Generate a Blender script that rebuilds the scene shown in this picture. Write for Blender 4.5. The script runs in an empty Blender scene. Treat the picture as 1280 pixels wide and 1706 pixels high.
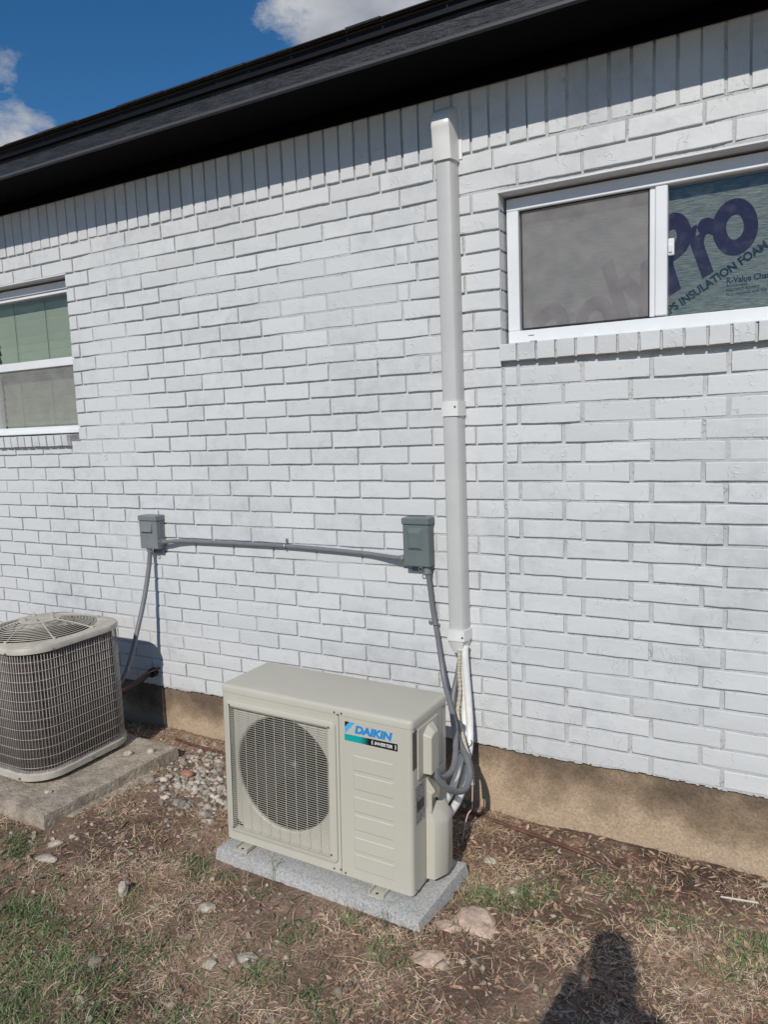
import bpy, math, random
import numpy as np
from mathutils import Vector, Matrix, noise

random.seed(11)
rng = np.random.default_rng(11)
S = bpy.context.scene
COL = S.collection
PI = math.pi

# ------------------------------------------------------------------ camera
cam_pos = Vector((0.9969, -2.8696, 1.4009))
yaw, pitch, roll = -0.4987, -0.1188, -0.0394
fw = Vector((math.sin(yaw)*math.cos(pitch), math.cos(yaw)*math.cos(pitch), math.sin(pitch)))
rt = Vector((math.cos(yaw), -math.sin(yaw), 0))
up = rt.cross(fw)
r2 = rt*math.cos(roll) + up*math.sin(roll)
u2 = -rt*math.sin(roll) + up*math.cos(roll)
cd = bpy.data.cameras.new('camera'); cam = bpy.data.objects.new('camera', cd); COL.objects.link(cam)
m = Matrix((r2, u2, -fw)).transposed().to_4x4(); m.translation = cam_pos
cam.matrix_world = m
cd.sensor_fit = 'HORIZONTAL'; cd.sensor_width = 36.0; cd.lens = 36.0*1217.98/1280.0
cd.clip_start = 0.05; cd.clip_end = 2000
S.camera = cam

# ------------------------------------------------------------------ sky, sun, exposure
SUN = Vector((0.20, -1.0, 0.76)).normalized()          # towards the sun
sun_el = math.asin(SUN.z); sun_az = math.atan2(SUN.x, SUN.y)
w = bpy.data.worlds.new('World'); S.world = w; w.use_nodes = True
nt = w.node_tree; N = nt.nodes; L = nt.links; N.clear()
def wn(t, **k):
    n = N.new(t)
    for a, b in k.items(): setattr(n, a, b)
    return n
sky = wn('ShaderNodeTexSky'); sky.sky_type = 'NISHITA'; sky.sun_disc = False
sky.sun_elevation = sun_el; sky.sun_rotation = sun_az
sky.altitude = 300; sky.air_density = 1.0; sky.dust_density = 0.0; sky.ozone_density = 3.0
tc = wn('ShaderNodeTexCoord')
mp = wn('ShaderNodeMapping'); mp.inputs['Scale'].default_value = (1, 1, 1.6); L.new(tc.outputs['Generated'], mp.inputs['Vector'])
n1 = wn('ShaderNodeTexNoise'); n1.inputs['Scale'].default_value = 3.1; n1.inputs['Detail'].default_value = 9; n1.inputs['Roughness'].default_value = 0.58
L.new(mp.outputs[0], n1.inputs['Vector'])
n2 = wn('ShaderNodeTexNoise'); n2.inputs['Scale'].default_value = 15; n2.inputs['Detail'].default_value = 8; n2.inputs['Roughness'].default_value = 0.62
L.new(mp.outputs[0], n2.inputs['Vector'])
def wmath(op, a, b=None, clamp=False):
    n = wn('ShaderNodeMath', operation=op); n.use_clamp = clamp
    for i, v in enumerate((a, b)):
        if v is None: continue
        if isinstance(v, (int, float)): n.inputs[i].default_value = v
        else: L.new(v, n.inputs[i])
    return n.outputs[0]
# scattered cumulus all over the sky: a noise field plus individual puffs at their bearings
puffs = [((-0.765, 0.510, 0.405), 0.050, 1.0), ((-0.775, 0.560, 0.300), 0.080, 1.0), ((-0.735, 0.600, 0.318), 0.045, 1.0),
         ((-0.445, 0.768, 0.482), 0.075, 1.0), ((-0.385, 0.80, 0.475), 0.08, 1.0), ((-0.32, 0.83, 0.45), 0.09, 1.0),
         ((0.5, 0.8, 0.35), 0.16, 1.0), ((-0.9, -0.2, 0.4), 0.17, 1.0), ((0.8, -0.3, 0.5), 0.16, 1.0), ((-0.3, -0.8, 0.62), 0.15, 1.0), ((0.1, 0.3, 0.93), 0.1, .9), ((0.9, 0.3, 0.3), 0.14, 1.0)]
acc = None
dist_n = wmath('MULTIPLY', wmath('SUBTRACT', n2.outputs['Fac'], 0.5), 0.16)
dist_n1 = wmath('MULTIPLY', wmath('SUBTRACT', n1.outputs['Fac'], 0.5), 0.14)
dn = wmath('ADD', dist_n, dist_n1)
for p, r, s in puffs:
    v = Vector(p).normalized()
    d = wn('ShaderNodeVectorMath', operation='DISTANCE'); d.inputs[1].default_value = v; L.new(tc.outputs['Generated'], d.inputs[0])
    q = wmath('MULTIPLY', wmath('SUBTRACT', wmath('ADD', r, dn), d.outputs['Value']), 26.0*s, True)
    acc = q if acc is None else wmath('MAXIMUM', acc, q)
far = wmath('MULTIPLY', wmath('SUBTRACT', n1.outputs['Fac'], 0.70), 9.0, True)
acc = wmath('MAXIMUM', acc, far)
n3 = wn('ShaderNodeTexNoise'); n3.inputs['Scale'].default_value = 9; n3.inputs['Detail'].default_value = 6
L.new(mp.outputs[0], n3.inputs['Vector'])
cr = wn('ShaderNodeValToRGB'); cr.color_ramp.elements[0].position = .36; cr.color_ramp.elements[0].color = (5.0, 5.5, 6.6, 1)
cr.color_ramp.elements[1].position = .64; cr.color_ramp.elements[1].color = (9.0, 9.2, 9.7, 1)
L.new(n3.outputs['Fac'], cr.inputs['Fac'])
hsv = wn('ShaderNodeHueSaturation'); hsv.inputs['Saturation'].default_value = 1.30; hsv.inputs['Value'].default_value = 1.45; L.new(sky.outputs[0], hsv.inputs['Color'])
mix = wn('ShaderNodeMixRGB'); L.new(acc, mix.inputs['Fac']); L.new(hsv.outputs[0], mix.inputs[1]); L.new(cr.outputs[0], mix.inputs[2])
bg = wn('ShaderNodeBackground'); bg.inputs['Strength'].default_value = 0.08; L.new(mix.outputs[0], bg.inputs['Color'])
wo = wn('ShaderNodeOutputWorld'); L.new(bg.outputs[0], wo.inputs['Surface'])

sd = bpy.data.lights.new('sun', 'SUN'); sd.energy = 4.6; sd.angle = math.radians(0.53); sd.color = (1.0, 0.95, 0.875)
so = bpy.data.objects.new('sun', sd); COL.objects.link(so); so.rotation_euler = SUN.to_track_quat('Z', 'Y').to_euler()
so.location = (2, -8, 8)
S.view_settings.view_transform = 'Standard'; S.view_settings.look = 'None'
S.view_settings.exposure = -0.49; S.view_settings.gamma = 1.0; S.view_settings.use_curve_mapping = False
S.render.engine = 'CYCLES'
S.cycles.max_bounces = 7; S.cycles.transparent_max_bounces = 12

# ------------------------------------------------------------------ helpers
def tag(o, label=None, cat=None, group=None, kind=None):
    if label: o['label'] = label
    if cat: o['category'] = cat
    if group: o['group'] = group
    if kind: o['kind'] = kind
    return o
def empty(name, label, cat, loc=(0, 0, 0), group=None, parent=None):
    o = bpy.data.objects.new(name, None); COL.objects.link(o); o.location = loc; o.empty_display_size = .1
    return tag(o, label, cat, group)
def fast_mesh(name, V, F, smooth=False):
    """V (n,3); F: list of tuples or (m,k) int array"""
    me = bpy.data.meshes.new(name)
    if isinstance(F, np.ndarray):
        V = np.asarray(V, dtype=np.float32); n, k = F.shape
        me.vertices.add(len(V)); me.vertices.foreach_set('co', V.ravel())
        me.loops.add(n*k); me.loops.foreach_set('vertex_index', F.astype(np.int32).ravel())
        me.polygons.add(n); me.polygons.foreach_set('loop_start', np.arange(0, n*k, k, dtype=np.int32))
        me.update(calc_edges=True); me.validate()
    else:
        me.from_pydata([tuple(v) for v in V], [], F); me.update()
    if smooth: me.polygons.foreach_set('use_smooth', [True]*len(me.polygons))
    return me
def link(name, me, mat=None, parent=None, loc=None, rot=None):
    o = bpy.data.objects.new(name, me); COL.objects.link(o)
    if mat is not None and len(me.materials) == 0: me.materials.append(mat)
    if parent is not None: o.parent = parent
    if loc is not None: o.location = loc
    if rot is not None: o.rotation_euler = rot
    return o
class MB:
    def __init__(s): s.v = []; s.f = []
    def add(s, V, F):
        k = len(s.v); s.v += [tuple(v) for v in V]; s.f += [tuple(i+k for i in f) for f in F]; return s
    def box(s, x0, x1, y0, y1, z0, z1):
        V = [(x, y, z) for z in (z0, z1) for y in (y0, y1) for x in (x0, x1)]
        return s.add(V, [(0, 2, 3, 1), (4, 5, 7, 6), (0, 1, 5, 4), (2, 6, 7, 3), (0, 4, 6, 2), (1, 3, 7, 5)])
    def bbox(s, x0, x1, y0, y1, z0, z1, b=.002):
        """box with all edges chamfered by b"""
        b = min(b, abs(x1-x0)*.45, abs(y1-y0)*.45, abs(z1-z0)*.45)
        V = []
        for x, sx in ((x0, 1), (x1, -1)):
            for y, sy in ((y0, 1), (y1, -1)):
                for z, sz in ((z0, 1), (z1, -1)):
                    V += [(x, y+sy*b, z+sz*b), (x+sx*b, y, z+sz*b), (x+sx*b, y+sy*b, z)]
        idx = lambda i, j, k, a: ((i*2+j)*2+k)*3+a
        F = []
        for i in (0, 1): q = [idx(i, 0, 0, 0), idx(i, 1, 0, 0), idx(i, 1, 1, 0), idx(i, 0, 1, 0)]; F.append(q if i else q[::-1])
        for j in (0, 1): q = [idx(0, j, 0, 1), idx(1, j, 0, 1), idx(1, j, 1, 1), idx(0, j, 1, 1)]; F.append(q[::-1] if j else q)
        for k in (0, 1): q = [idx(0, 0, k, 2), idx(1, 0, k, 2), idx(1, 1, k, 2), idx(0, 1, k, 2)]; F.append(q if k else q[::-1])
        for j in (0, 1):
            for k in (0, 1): F.append([idx(0, j, k, 1), idx(1, j, k, 1), idx(1, j, k, 2), idx(0, j, k, 2)])
        for i in (0, 1):
            for k in (0, 1): F.append([idx(i, 0, k, 0), idx(i, 1, k, 0), idx(i, 1, k, 2), idx(i, 0, k, 2)])
        for i in (0, 1):
            for j in (0, 1): F.append([idx(i, j, 0, 0), idx(i, j, 1, 0), idx(i, j, 1, 1), idx(i, j, 0, 1)])
        for i in (0, 1):
            for j in (0, 1):
                for k in (0, 1): F.append([idx(i, j, k, 0), idx(i, j, k, 1), idx(i, j, k, 2)])
        return s.add(V, F)
    def cyl(s, p0, p1, r, n=12, r1=None, caps=True):
        p0 = Vector(p0); p1 = Vector(p1); d = (p1-p0).normalized(); a = d.orthogonal().normalized(); b = d.cross(a)
        r1 = r if r1 is None else r1
        V = [p0+(a*math.cos(2*PI*i/n)+b*math.sin(2*PI*i/n))*r for i in range(n)] + [p1+(a*math.cos(2*PI*i/n)+b*math.sin(2*PI*i/n))*r1 for i in range(n)]
        F = [(i, (i+1) % n, n+(i+1) % n, n+i) for i in range(n)]
        if caps: F += [tuple(range(n-1, -1, -1)), tuple(range(n, 2*n))]
        return s.add(V, F)
    def make(s, name, mat, parent=None, smooth=False, loc=None, rot=None):
        me = fast_mesh(name, s.v, s.f, smooth)
        if smooth: me.set_sharp_from_angle(angle=math.radians(38))
        return link(name, me, mat, parent, loc, rot)
def fixn(me):
    import bmesh
    b = bmesh.new(); b.from_mesh(me); bmesh.ops.recalc_face_normals(b, faces=b.faces); b.to_mesh(me); b.free()
def catmull(P, k=6):
    P = [Vector(p) for p in P]; Q = [P[0]*2-P[1]] + P + [P[-1]*2-P[-2]]; out = []
    for i in range(1, len(Q)-2):
        a, b, c, d = Q[i-1], Q[i], Q[i+1], Q[i+2]
        for j in range(k):
            t = j/k
            out.append(.5*((2*b)+(c-a)*t+(2*a-5*b+4*c-d)*t*t+(3*b-a-3*c+d)*t**3))
    out.append(P[-1]); return out
def tube_mb(P, r, n=10, k=6, rf=None, mb=None, smoothpath=True):
    pts = catmull(P, k) if smoothpath else [Vector(p) for p in P]
    mb = mb or MB(); V = []; prev = None
    for i, p in enumerate(pts):
        t = (pts[min(i+1, len(pts)-1)]-pts[max(i-1, 0)]).normalized()
        if prev is None: a = t.orthogonal().normalized()
        else: a = (prev - t*prev.dot(t)).normalized()
        prev = a; b = t.cross(a); rr = r if rf is None else rf(i, len(pts), p)
        V += [p+(a*math.cos(2*PI*j/n)+b*math.sin(2*PI*j/n))*rr for j in range(n)]
    m_ = len(pts)
    F = [(i*n+j, i*n+(j+1) % n, (i+1)*n+(j+1) % n, (i+1)*n+j) for i in range(m_-1) for j in range(n)]
    F += [tuple(range(n-1, -1, -1)), tuple(range((m_-1)*n, m_*n))]
    return mb.add(V, F)
def tube(name, P, r, mat, parent=None, **k):
    return tube_mb(P, r, **k).make(name, mat, parent, smooth=True)
def rrect(w_, d_, r, n=6, cx=0, cy=0):
    out = []
    for (sx, sy, a0) in ((1, 1, 0), (-1, 1, 90), (-1, -1, 180), (1, -1, 270)):
        for i in range(n+1):
            a = math.radians(a0+90*i/n)
            out.append((cx+sx*(w_/2-r)+r*math.cos(a), cy+sy*(d_/2-r)+r*math.sin(a)))
    return out
def loft(rings, mb=None, cap0=True, cap1=True):
    """rings: list of lists of 3-d points, same count"""
    mb = mb or MB(); n = len(rings[0]); V = [p for rg in rings for p in rg]
    F = [(i*n+j, i*n+(j+1) % n, (i+1)*n+(j+1) % n, (i+1)*n+j) for i in range(len(rings)-1) for j in range(n)]
    if cap0: F.append(tuple(range(n-1, -1, -1)))
    if cap1: F.append(tuple(range((len(rings)-1)*n, len(rings)*n)))
    return mb.add(V, F)
def rprism(x0, x1, y0, y1, z0, z1, r, rt_=0., rb=0., n=6, mb=None):
    """upright prism of rounded-rectangle plan, top and bottom edges rounded"""
    rings = []; cx, cy = (x0+x1)/2, (y0+y1)/2; w_, d_ = x1-x0, y1-y0
    prof = []
    if rb > 0: prof += [(z0+rb*(1-math.sin(a)), rb*(1-math.cos(a))) for a in (PI/2, PI/3, PI/6)]
    prof += [(z0+rb, 0), (z1-rt_, 0)]
    if rt_ > 0: prof += [(z1-rt_+rt_*math.sin(a), rt_*(1-math.cos(a))) for a in (PI/6, PI/3, PI/2)]
    for z, ins in prof:
        rings.append([(x, y, z) for x, y in rrect(w_-2*ins, d_-2*ins, max(r-ins, .0005), n, cx, cy)])
    return loft(rings, mb)
def text_mesh(body, size, shear=0., offset=0., align='LEFT', spacing=1.0):
    c = bpy.data.curves.new('lettering', 'FONT'); c.body = body; c.size = size; c.shear = shear; c.offset = offset
    c.align_x = align; c.resolution_u = 7; c.space_character = spacing; c.fill_mode = 'FRONT'
    o = bpy.data.objects.new('tmp', c); COL.objects.link(o)
    bpy.context.view_layer.update()
    dg = bpy.context.evaluated_depsgraph_get()
    me = bpy.data.meshes.new_from_object(o.evaluated_get(dg)); bpy.data.objects.remove(o)
    me.materials.clear(); return me

# ------------------------------------------------------------------ materials
def mat(name, color, rough=.6, metal=0., var=0., vscale=8., vdetail=6, bump=0., bscale=60., bdetail=6, spec=None, island=0., objrand=0., col2=None, coord='Object', stretch=None, coat=0., c2pos=(.42, .62)):
    m_ = bpy.data.materials.new(name); m_.use_nodes = True; t = m_.node_tree; n = t.nodes; l = t.links
    b = n['Principled BSDF']; b.inputs['Roughness'].default_value = rough; b.inputs['Metallic'].default_value = metal
    if spec is not None: b.inputs['Specular IOR Level'].default_value = spec
    if coat: b.inputs['Coat Weight'].default_value = coat; b.inputs['Coat Roughness'].default_value = .15
    c = color+(1,) if len(color) == 3 else color
    b.inputs['Base Color'].default_value = c
    tcn = n.new('ShaderNodeTexCoord')
    src = tcn.outputs['Object']
    if coord == 'World':
        g = n.new('ShaderNodeNewGeometry'); src = g.outputs['Position']
    if stretch:
        mpn = n.new('ShaderNodeMapping'); mpn.inputs['Scale'].default_value = stretch; l.new(src, mpn.inputs['Vector']); src = mpn.outputs[0]
    colout = None
    if var or col2:
        nz = n.new('ShaderNodeTexNoise'); nz.inputs['Scale'].default_value = vscale; nz.inputs['Detail'].default_value = vdetail; nz.inputs['Roughness'].default_value = .62
        l.new(src, nz.inputs['Vector'])
        rp = n.new('ShaderNodeValToRGB'); rp.color_ramp.elements[0].position = c2pos[0]; rp.color_ramp.elements[1].position = c2pos[1]
        if col2: rp.color_ramp.elements[0].color = col2+(1,); rp.color_ramp.elements[1].color = c
        else:
            rp.color_ramp.elements[0].color = tuple(x*(1-var) for x in c[:3])+(1,); rp.color_ramp.elements[1].color = tuple(min(1, x*(1+var)) for x in c[:3])+(1,)
        l.new(nz.outputs['Fac'], rp.inputs['Fac']); colout = rp.outputs[0]
    if island or objrand:
        if island: g2 = n.new('ShaderNodeNewGeometry'); ro = g2.outputs['Random Per Island']; amt = island
        else: g2 = n.new('ShaderNodeObjectInfo'); ro = g2.outputs['Random']; amt = objrand
        hs = n.new('ShaderNodeHueSaturation')
        mr = n.new('ShaderNodeMapRange'); mr.inputs['To Min'].default_value = 1-amt; mr.inputs['To Max'].default_value = 1+amt
        l.new(ro, mr.inputs['Value']); l.new(mr.outputs[0], hs.inputs['Value'])
        if colout is not None: l.new(colout, hs.inputs['Color'])
        else: hs.inputs['Color'].default_value = c
        colout = hs.outputs[0]
    if colout is not None: l.new(colout, b.inputs['Base Color'])
    if bump:
        nb = n.new('ShaderNodeTexNoise'); nb.inputs['Scale'].default_value = bscale; nb.inputs['Detail'].default_value = bdetail; nb.inputs['Roughness'].default_value = .6
        l.new(src, nb.inputs['Vector'])
        bp = n.new('ShaderNodeBump'); bp.inputs['Strength'].default_value = 1.0; bp.inputs['Distance'].default_value = bump
        l.new(nb.outputs['Fac'], bp.inputs['Height']); l.new(bp.outputs[0], b.inputs['Normal'])
    return m_

def brick_paint(name, tone=1.0, mortar=False):
    m_ = bpy.data.materials.new(name); m_.use_nodes = True; t = m_.node_tree; n = t.nodes; l = t.links
    b = n['Principled BSDF']; b.inputs['Roughness'].default_value = .5 if not mortar else .75
    g = n.new('ShaderNodeNewGeometry'); oi = n.new('ShaderNodeObjectInfo')
    off = n.new('ShaderNodeVectorMath'); off.operation = 'SCALE'; off.inputs['Scale'].default_value = 31.0
    cmb = n.new('ShaderNodeCombineXYZ'); l.new(oi.outputs['Random'], cmb.inputs[0]); l.new(oi.outputs['Random'], cmb.inputs[2])
    l.new(cmb.outputs[0], off.inputs[0])
    ad = n.new('ShaderNodeVectorMath'); ad.operation = 'ADD'; l.new(g.outputs['Position'], ad.inputs[0]); l.new(off.outputs[0], ad.inputs[1])
    # thin coat of paint: broad faint grey blotches
    nz = n.new('ShaderNodeTexNoise'); nz.inputs['Scale'].default_value = 1.7; nz.inputs['Detail'].default_value = 5; nz.inputs['Roughness'].default_value = .6
    l.new(g.outputs['Position'], nz.inputs['Vector'])
    nz2 = n.new('ShaderNodeTexNoise'); nz2.inputs['Scale'].default_value = 14; nz2.inputs['Detail'].default_value = 7; nz2.inputs['Roughness'].default_value = .65
    l.new(ad.outputs[0], nz2.inputs['Vector'])
    rp = n.new('ShaderNodeValToRGB'); rp.color_ramp.elements[0].position = .32; rp.color_ramp.elements[0].color = (.50*tone, .515*tone, .53*tone, 1)
    rp.color_ramp.elements[1].position = .50; rp.color_ramp.elements[1].color = (.635*tone, .645*tone, .645*tone, 1)
    mixf = n.new('ShaderNodeMath'); mixf.operation = 'MULTIPLY_ADD'; mixf.inputs[1].default_value = .45
    l.new(nz2.outputs['Fac'], mixf.inputs[0])
    ms = n.new('ShaderNodeMath'); ms.operation = 'MULTIPLY'; ms.inputs[1].default_value = .55; l.new(nz.outputs['Fac'], ms.inputs[0]); l.new(ms.outputs[0], mixf.inputs[2])
    l.new(mixf.outputs[0], rp.inputs['Fac'])
    hs = n.new('ShaderNodeHueSaturation'); mr = n.new('ShaderNodeMapRange'); mr.inputs['To Min'].default_value = .93; mr.inputs['To Max'].default_value = 1.04
    l.new(oi.outputs['Random'], mr.inputs['Value']); l.new(mr.outputs[0], hs.inputs['Value']); l.new(rp.outputs[0], hs.inputs['Color'])
    l.new(hs.outputs[0], b.inputs['Base Color'])
    # relief: rustic wrinkles (distorted voronoi folds) + fine stipple
    wv = n.new('ShaderNodeTexWave'); wv.inputs['Scale'].default_value = 9; wv.inputs['Distortion'].default_value = 14; wv.inputs['Detail'].default_value = 3; wv.inputs['Detail Scale'].default_value = 2.2
    l.new(ad.outputs[0], wv.inputs['Vector'])
    wr = n.new('ShaderNodeValToRGB'); wr.color_ramp.elements[0].position = .86; wr.color_ramp.elements[0].color = (0, 0, 0, 1); wr.color_ramp.elements[1].position = .99; wr.color_ramp.elements[1].color = (1, 1, 1, 1)
    l.new(wv.outputs['Fac'], wr.inputs['Fac'])
    gate = n.new('ShaderNodeTexNoise'); gate.inputs['Scale'].default_value = 16; l.new(ad.outputs[0], gate.inputs['Vector'])
    gr = n.new('ShaderNodeValToRGB'); gr.color_ramp.elements[0].position = .54; gr.color_ramp.elements[1].position = .64; l.new(gate.outputs['Fac'], gr.inputs['Fac'])
    mm = n.new('ShaderNodeMath'); mm.operation = 'MULTIPLY'; l.new(wr.outputs[0], mm.inputs[0]); l.new(gr.outputs[0], mm.inputs[1])
    fine = n.new('ShaderNodeTexNoise'); fine.inputs['Scale'].default_value = 130 if not mortar else 240; fine.inputs['Detail'].default_value = 8; l.new(ad.outputs[0], fine.inputs['Vector'])
    mid = n.new('ShaderNodeTexNoise'); mid.inputs['Scale'].default_value = 34; mid.inputs['Detail'].default_value = 3; l.new(ad.outputs[0], mid.inputs['Vector'])
    a1 = n.new('ShaderNodeMath'); a1.operation = 'MULTIPLY_ADD'; a1.inputs[1].default_value = .28 if not mortar else .7; l.new(fine.outputs['Fac'], a1.inputs[0]); l.new(mm.outputs[0], a1.inputs[2])
    a2 = n.new('ShaderNodeMath'); a2.operation = 'MULTIPLY_ADD'; a2.inputs[1].default_value = .9; l.new(mid.outputs['Fac'], a2.inputs[0]); l.new(a1.outputs[0], a2.inputs[2])
    bp = n.new('ShaderNodeBump'); bp.inputs['Distance'].default_value = .0014 if not mortar else .004; bp.inputs['Strength'].default_value = .85; l.new(a2.outputs[0], bp.inputs['Height']); l.new(bp.outputs[0], b.inputs['Normal'])
    return m_

M = {}
M['brick'] = brick_paint('white_painted_brick')
M['mortar'] = brick_paint('white_painted_mortar', .83, True)
M['paint'] = mat('white_trim_paint', (.70, .71, .72), .45, var=.05, vscale=5, bump=.0006, bscale=80)
M['vinyl'] = mat('white_vinyl', (.76, .77, .78), .32, var=.03, vscale=4)
M['raw_mortar'] = mat('raw_mortar', (.23, .205, .195), .95, var=.25, vscale=50, bump=.004, bscale=120)
M['black_trim'] = mat('black_trim_paint', (.018, .020, .025), .42, var=.45, vscale=9, bump=.010, bscale=11, stretch=(1, 5, 7), spec=.5)
M['black_metal'] = mat('black_drip_metal', (.004, .004, .005), .5, spec=.25)
M['frieze'] = mat('black_frieze_paint', (.0015, .002, .0025), .8, spec=.05)
M['highlight_strip'] = mat('grey_highlight_strip', (.07, .07, .074), .4)  # paler than the black fascia, stands for a highlight on its edge
M['shingle'] = mat('asphalt_shingle', (.02, .019, .02), .95, var=.35, vscale=90, bump=.002, bscale=300, objrand=.25)
def soffit_mat():
    m_ = mat('perforated_black_soffit', (.003, .003, .003), .8, spec=.05)
    t = m_.node_tree; n = t.nodes; l = t.links; b = n['Principled BSDF']
    g = n.new('ShaderNodeNewGeometry'); mp_ = n.new('ShaderNodeMapping'); mp_.inputs['Scale'].default_value = (80, 80, 1); l.new(g.outputs['Position'], mp_.inputs['Vector'])
    fr = n.new('ShaderNodeVectorMath'); fr.operation = 'FRACTION'; l.new(mp_.outputs[0], fr.inputs[0])
    sb = n.new('ShaderNodeVectorMath'); sb.operation = 'SUBTRACT'; sb.inputs[1].default_value = (.5, .5, 0); l.new(fr.outputs[0], sb.inputs[0])
    ml = n.new('ShaderNodeVectorMath'); ml.operation = 'MULTIPLY'; ml.inputs[1].default_value = (1, 1, 0); l.new(sb.outputs[0], ml.inputs[0])
    le = n.new('ShaderNodeVectorMath'); le.operation = 'LENGTH'; l.new(ml.outputs[0], le.inputs[0])
    gt = n.new('ShaderNodeMath'); gt.operation = 'GREATER_THAN'; gt.inputs[1].default_value = .27; l.new(le.outputs['Value'], gt.inputs[0])
    mx = n.new('ShaderNodeMixRGB'); mx.inputs[1].default_value = (.0004, .0004, .0004, 1); mx.inputs[2].default_value = (.006, .006, .0068, 1); l.new(gt.outputs[0], mx.inputs['Fac']); l.new(mx.outputs[0], b.inputs['Base Color'])
    return m_
M['soffit'] = soffit_mat()
def foundation_mat():
    m_ = mat('stained_concrete', (.27, .20, .135), .92, bump=.0035, bscale=70, bdetail=9)
    t = m_.node_tree; n = t.nodes; l = t.links; b = n['Principled BSDF']
    g = n.new('ShaderNodeNewGeometry'); sp = n.new('ShaderNodeSeparateXYZ'); l.new(g.outputs['Position'], sp.inputs[0])
    nz = n.new('ShaderNodeTexNoise'); nz.inputs['Scale'].default_value = 3.2; nz.inputs['Detail'].default_value = 8; nz.inputs['Roughness'].default_value = .6; l.new(g.outputs['Position'], nz.inputs['Vector'])
    # stains with a ragged outline, colour darker towards the top
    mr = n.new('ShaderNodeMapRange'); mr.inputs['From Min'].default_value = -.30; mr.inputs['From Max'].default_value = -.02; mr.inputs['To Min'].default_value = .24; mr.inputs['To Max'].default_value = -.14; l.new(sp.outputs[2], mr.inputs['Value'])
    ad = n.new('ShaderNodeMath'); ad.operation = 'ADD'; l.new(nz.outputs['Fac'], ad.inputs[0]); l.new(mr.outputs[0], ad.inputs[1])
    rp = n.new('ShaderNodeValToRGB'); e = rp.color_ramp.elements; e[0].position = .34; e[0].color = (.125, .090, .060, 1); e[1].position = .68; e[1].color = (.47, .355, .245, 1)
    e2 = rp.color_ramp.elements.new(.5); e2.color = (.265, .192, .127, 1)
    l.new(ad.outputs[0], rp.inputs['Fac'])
    n5 = n.new('ShaderNodeTexNoise'); n5.inputs['Scale'].default_value = 120; n5.inputs['Detail'].default_value = 4; l.new(g.outputs['Position'], n5.inputs['Vector'])
    mx = n.new('ShaderNodeMixRGB'); mx.blend_type = 'OVERLAY'; mx.inputs['Fac'].default_value = .55; l.new(rp.outputs[0], mx.inputs[1]); l.new(n5.outputs['Fac'], mx.inputs[2])
    l.new(mx.outputs[0], b.inputs['Base Color']); return m_
M['foundation'] = foundation_mat()
M['beige'] = mat('beige_powder_coat', (.515, .492, .415), .48, var=.02, vscale=3, bump=.00012, bscale=500, spec=.5)
M['beige2'] = mat('aged_beige_paint', (.50, .46, .39), .5, var=.10, vscale=14, bump=.0003, bscale=90)
M['guard'] = mat('aged_wire_guard', (.50, .46, .42), .55, var=.2, vscale=30)
M['coil'] = mat('dusty_coil_fins', (.070, .053, .045), .8, var=.35, vscale=30, bump=.004, bscale=30, stretch=(1, 1, 9))
M['dark'] = mat('dark_interior', (.012, .012, .014), .7)
M['fan'] = mat('dark_fan_plastic', (.014, .014, .018), .42)
M['galv'] = mat('galvanised_steel', (.42, .43, .44), .38, .85, var=.12, vscale=20)
M['screw'] = mat('screw_steel', (.28, .27, .25), .4, .8)
M['duct'] = mat('white_duct_plastic', (.53, .525, .515), .38, var=.03, vscale=5)
M['duct_fit'] = mat('ivory_duct_fitting', (.74, .735, .71), .35, var=.03, vscale=5)
M['box_green'] = mat('grey_green_enclosure', (.135, .165, .165), .42, var=.05, vscale=9)
M['box_grey'] = mat('light_grey_enclosure', (.20, .215, .225), .42, var=.06, vscale=9)
M['conduit'] = mat('grey_flexible_conduit', (.175, .178, .188), .42, var=.06, vscale=20)
M['tape'] = mat('white_wrapped_insulation', (.78, .775, .75), .5, var=.06, vscale=25, bump=.001, bscale=40)
M['hose'] = mat('beige_corrugated_hose', (.50, .455, .35), .5, var=.08, vscale=20)
M['black_plastic'] = mat('black_plastic', (.01, .01, .011), .4)
M['copper'] = mat('rusty_brown_pipe', (.13, .055, .038), .6, var=.3, vscale=25, bump=.0005, bscale=80)
M['slab'] = mat('old_concrete_slab', (.47, .40, .315), .95, col2=(.27, .225, .175), vscale=13, vdetail=12, c2pos=(.36, .6), bump=.012, bscale=60, bdetail=12)
M['pad'] = mat('light_grey_pad_concrete', (.53, .525, .50), .92, col2=(.33, .325, .31), vscale=120, vdetail=8, c2pos=(.38, .60), bump=.0022, bscale=170)
M['blue'] = mat('print_blue', (.015, .25, .62), .35)
M['lightblue'] = mat('print_light_blue', (.06, .42, .75), .35)
M['blackprint'] = mat('print_black', (.012, .012, .014), .35)
M['whiteprint'] = mat('print_white', (.75, .75, .73), .35)
M['navy'] = mat('print_navy', (.034, .010, .040), .8, spec=.1, var=.25, vscale=60, stretch=(1, 1, 6))
M['navy2'] = mat('print_navy_small', (.012, .013, .025), .8, spec=.1)
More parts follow.
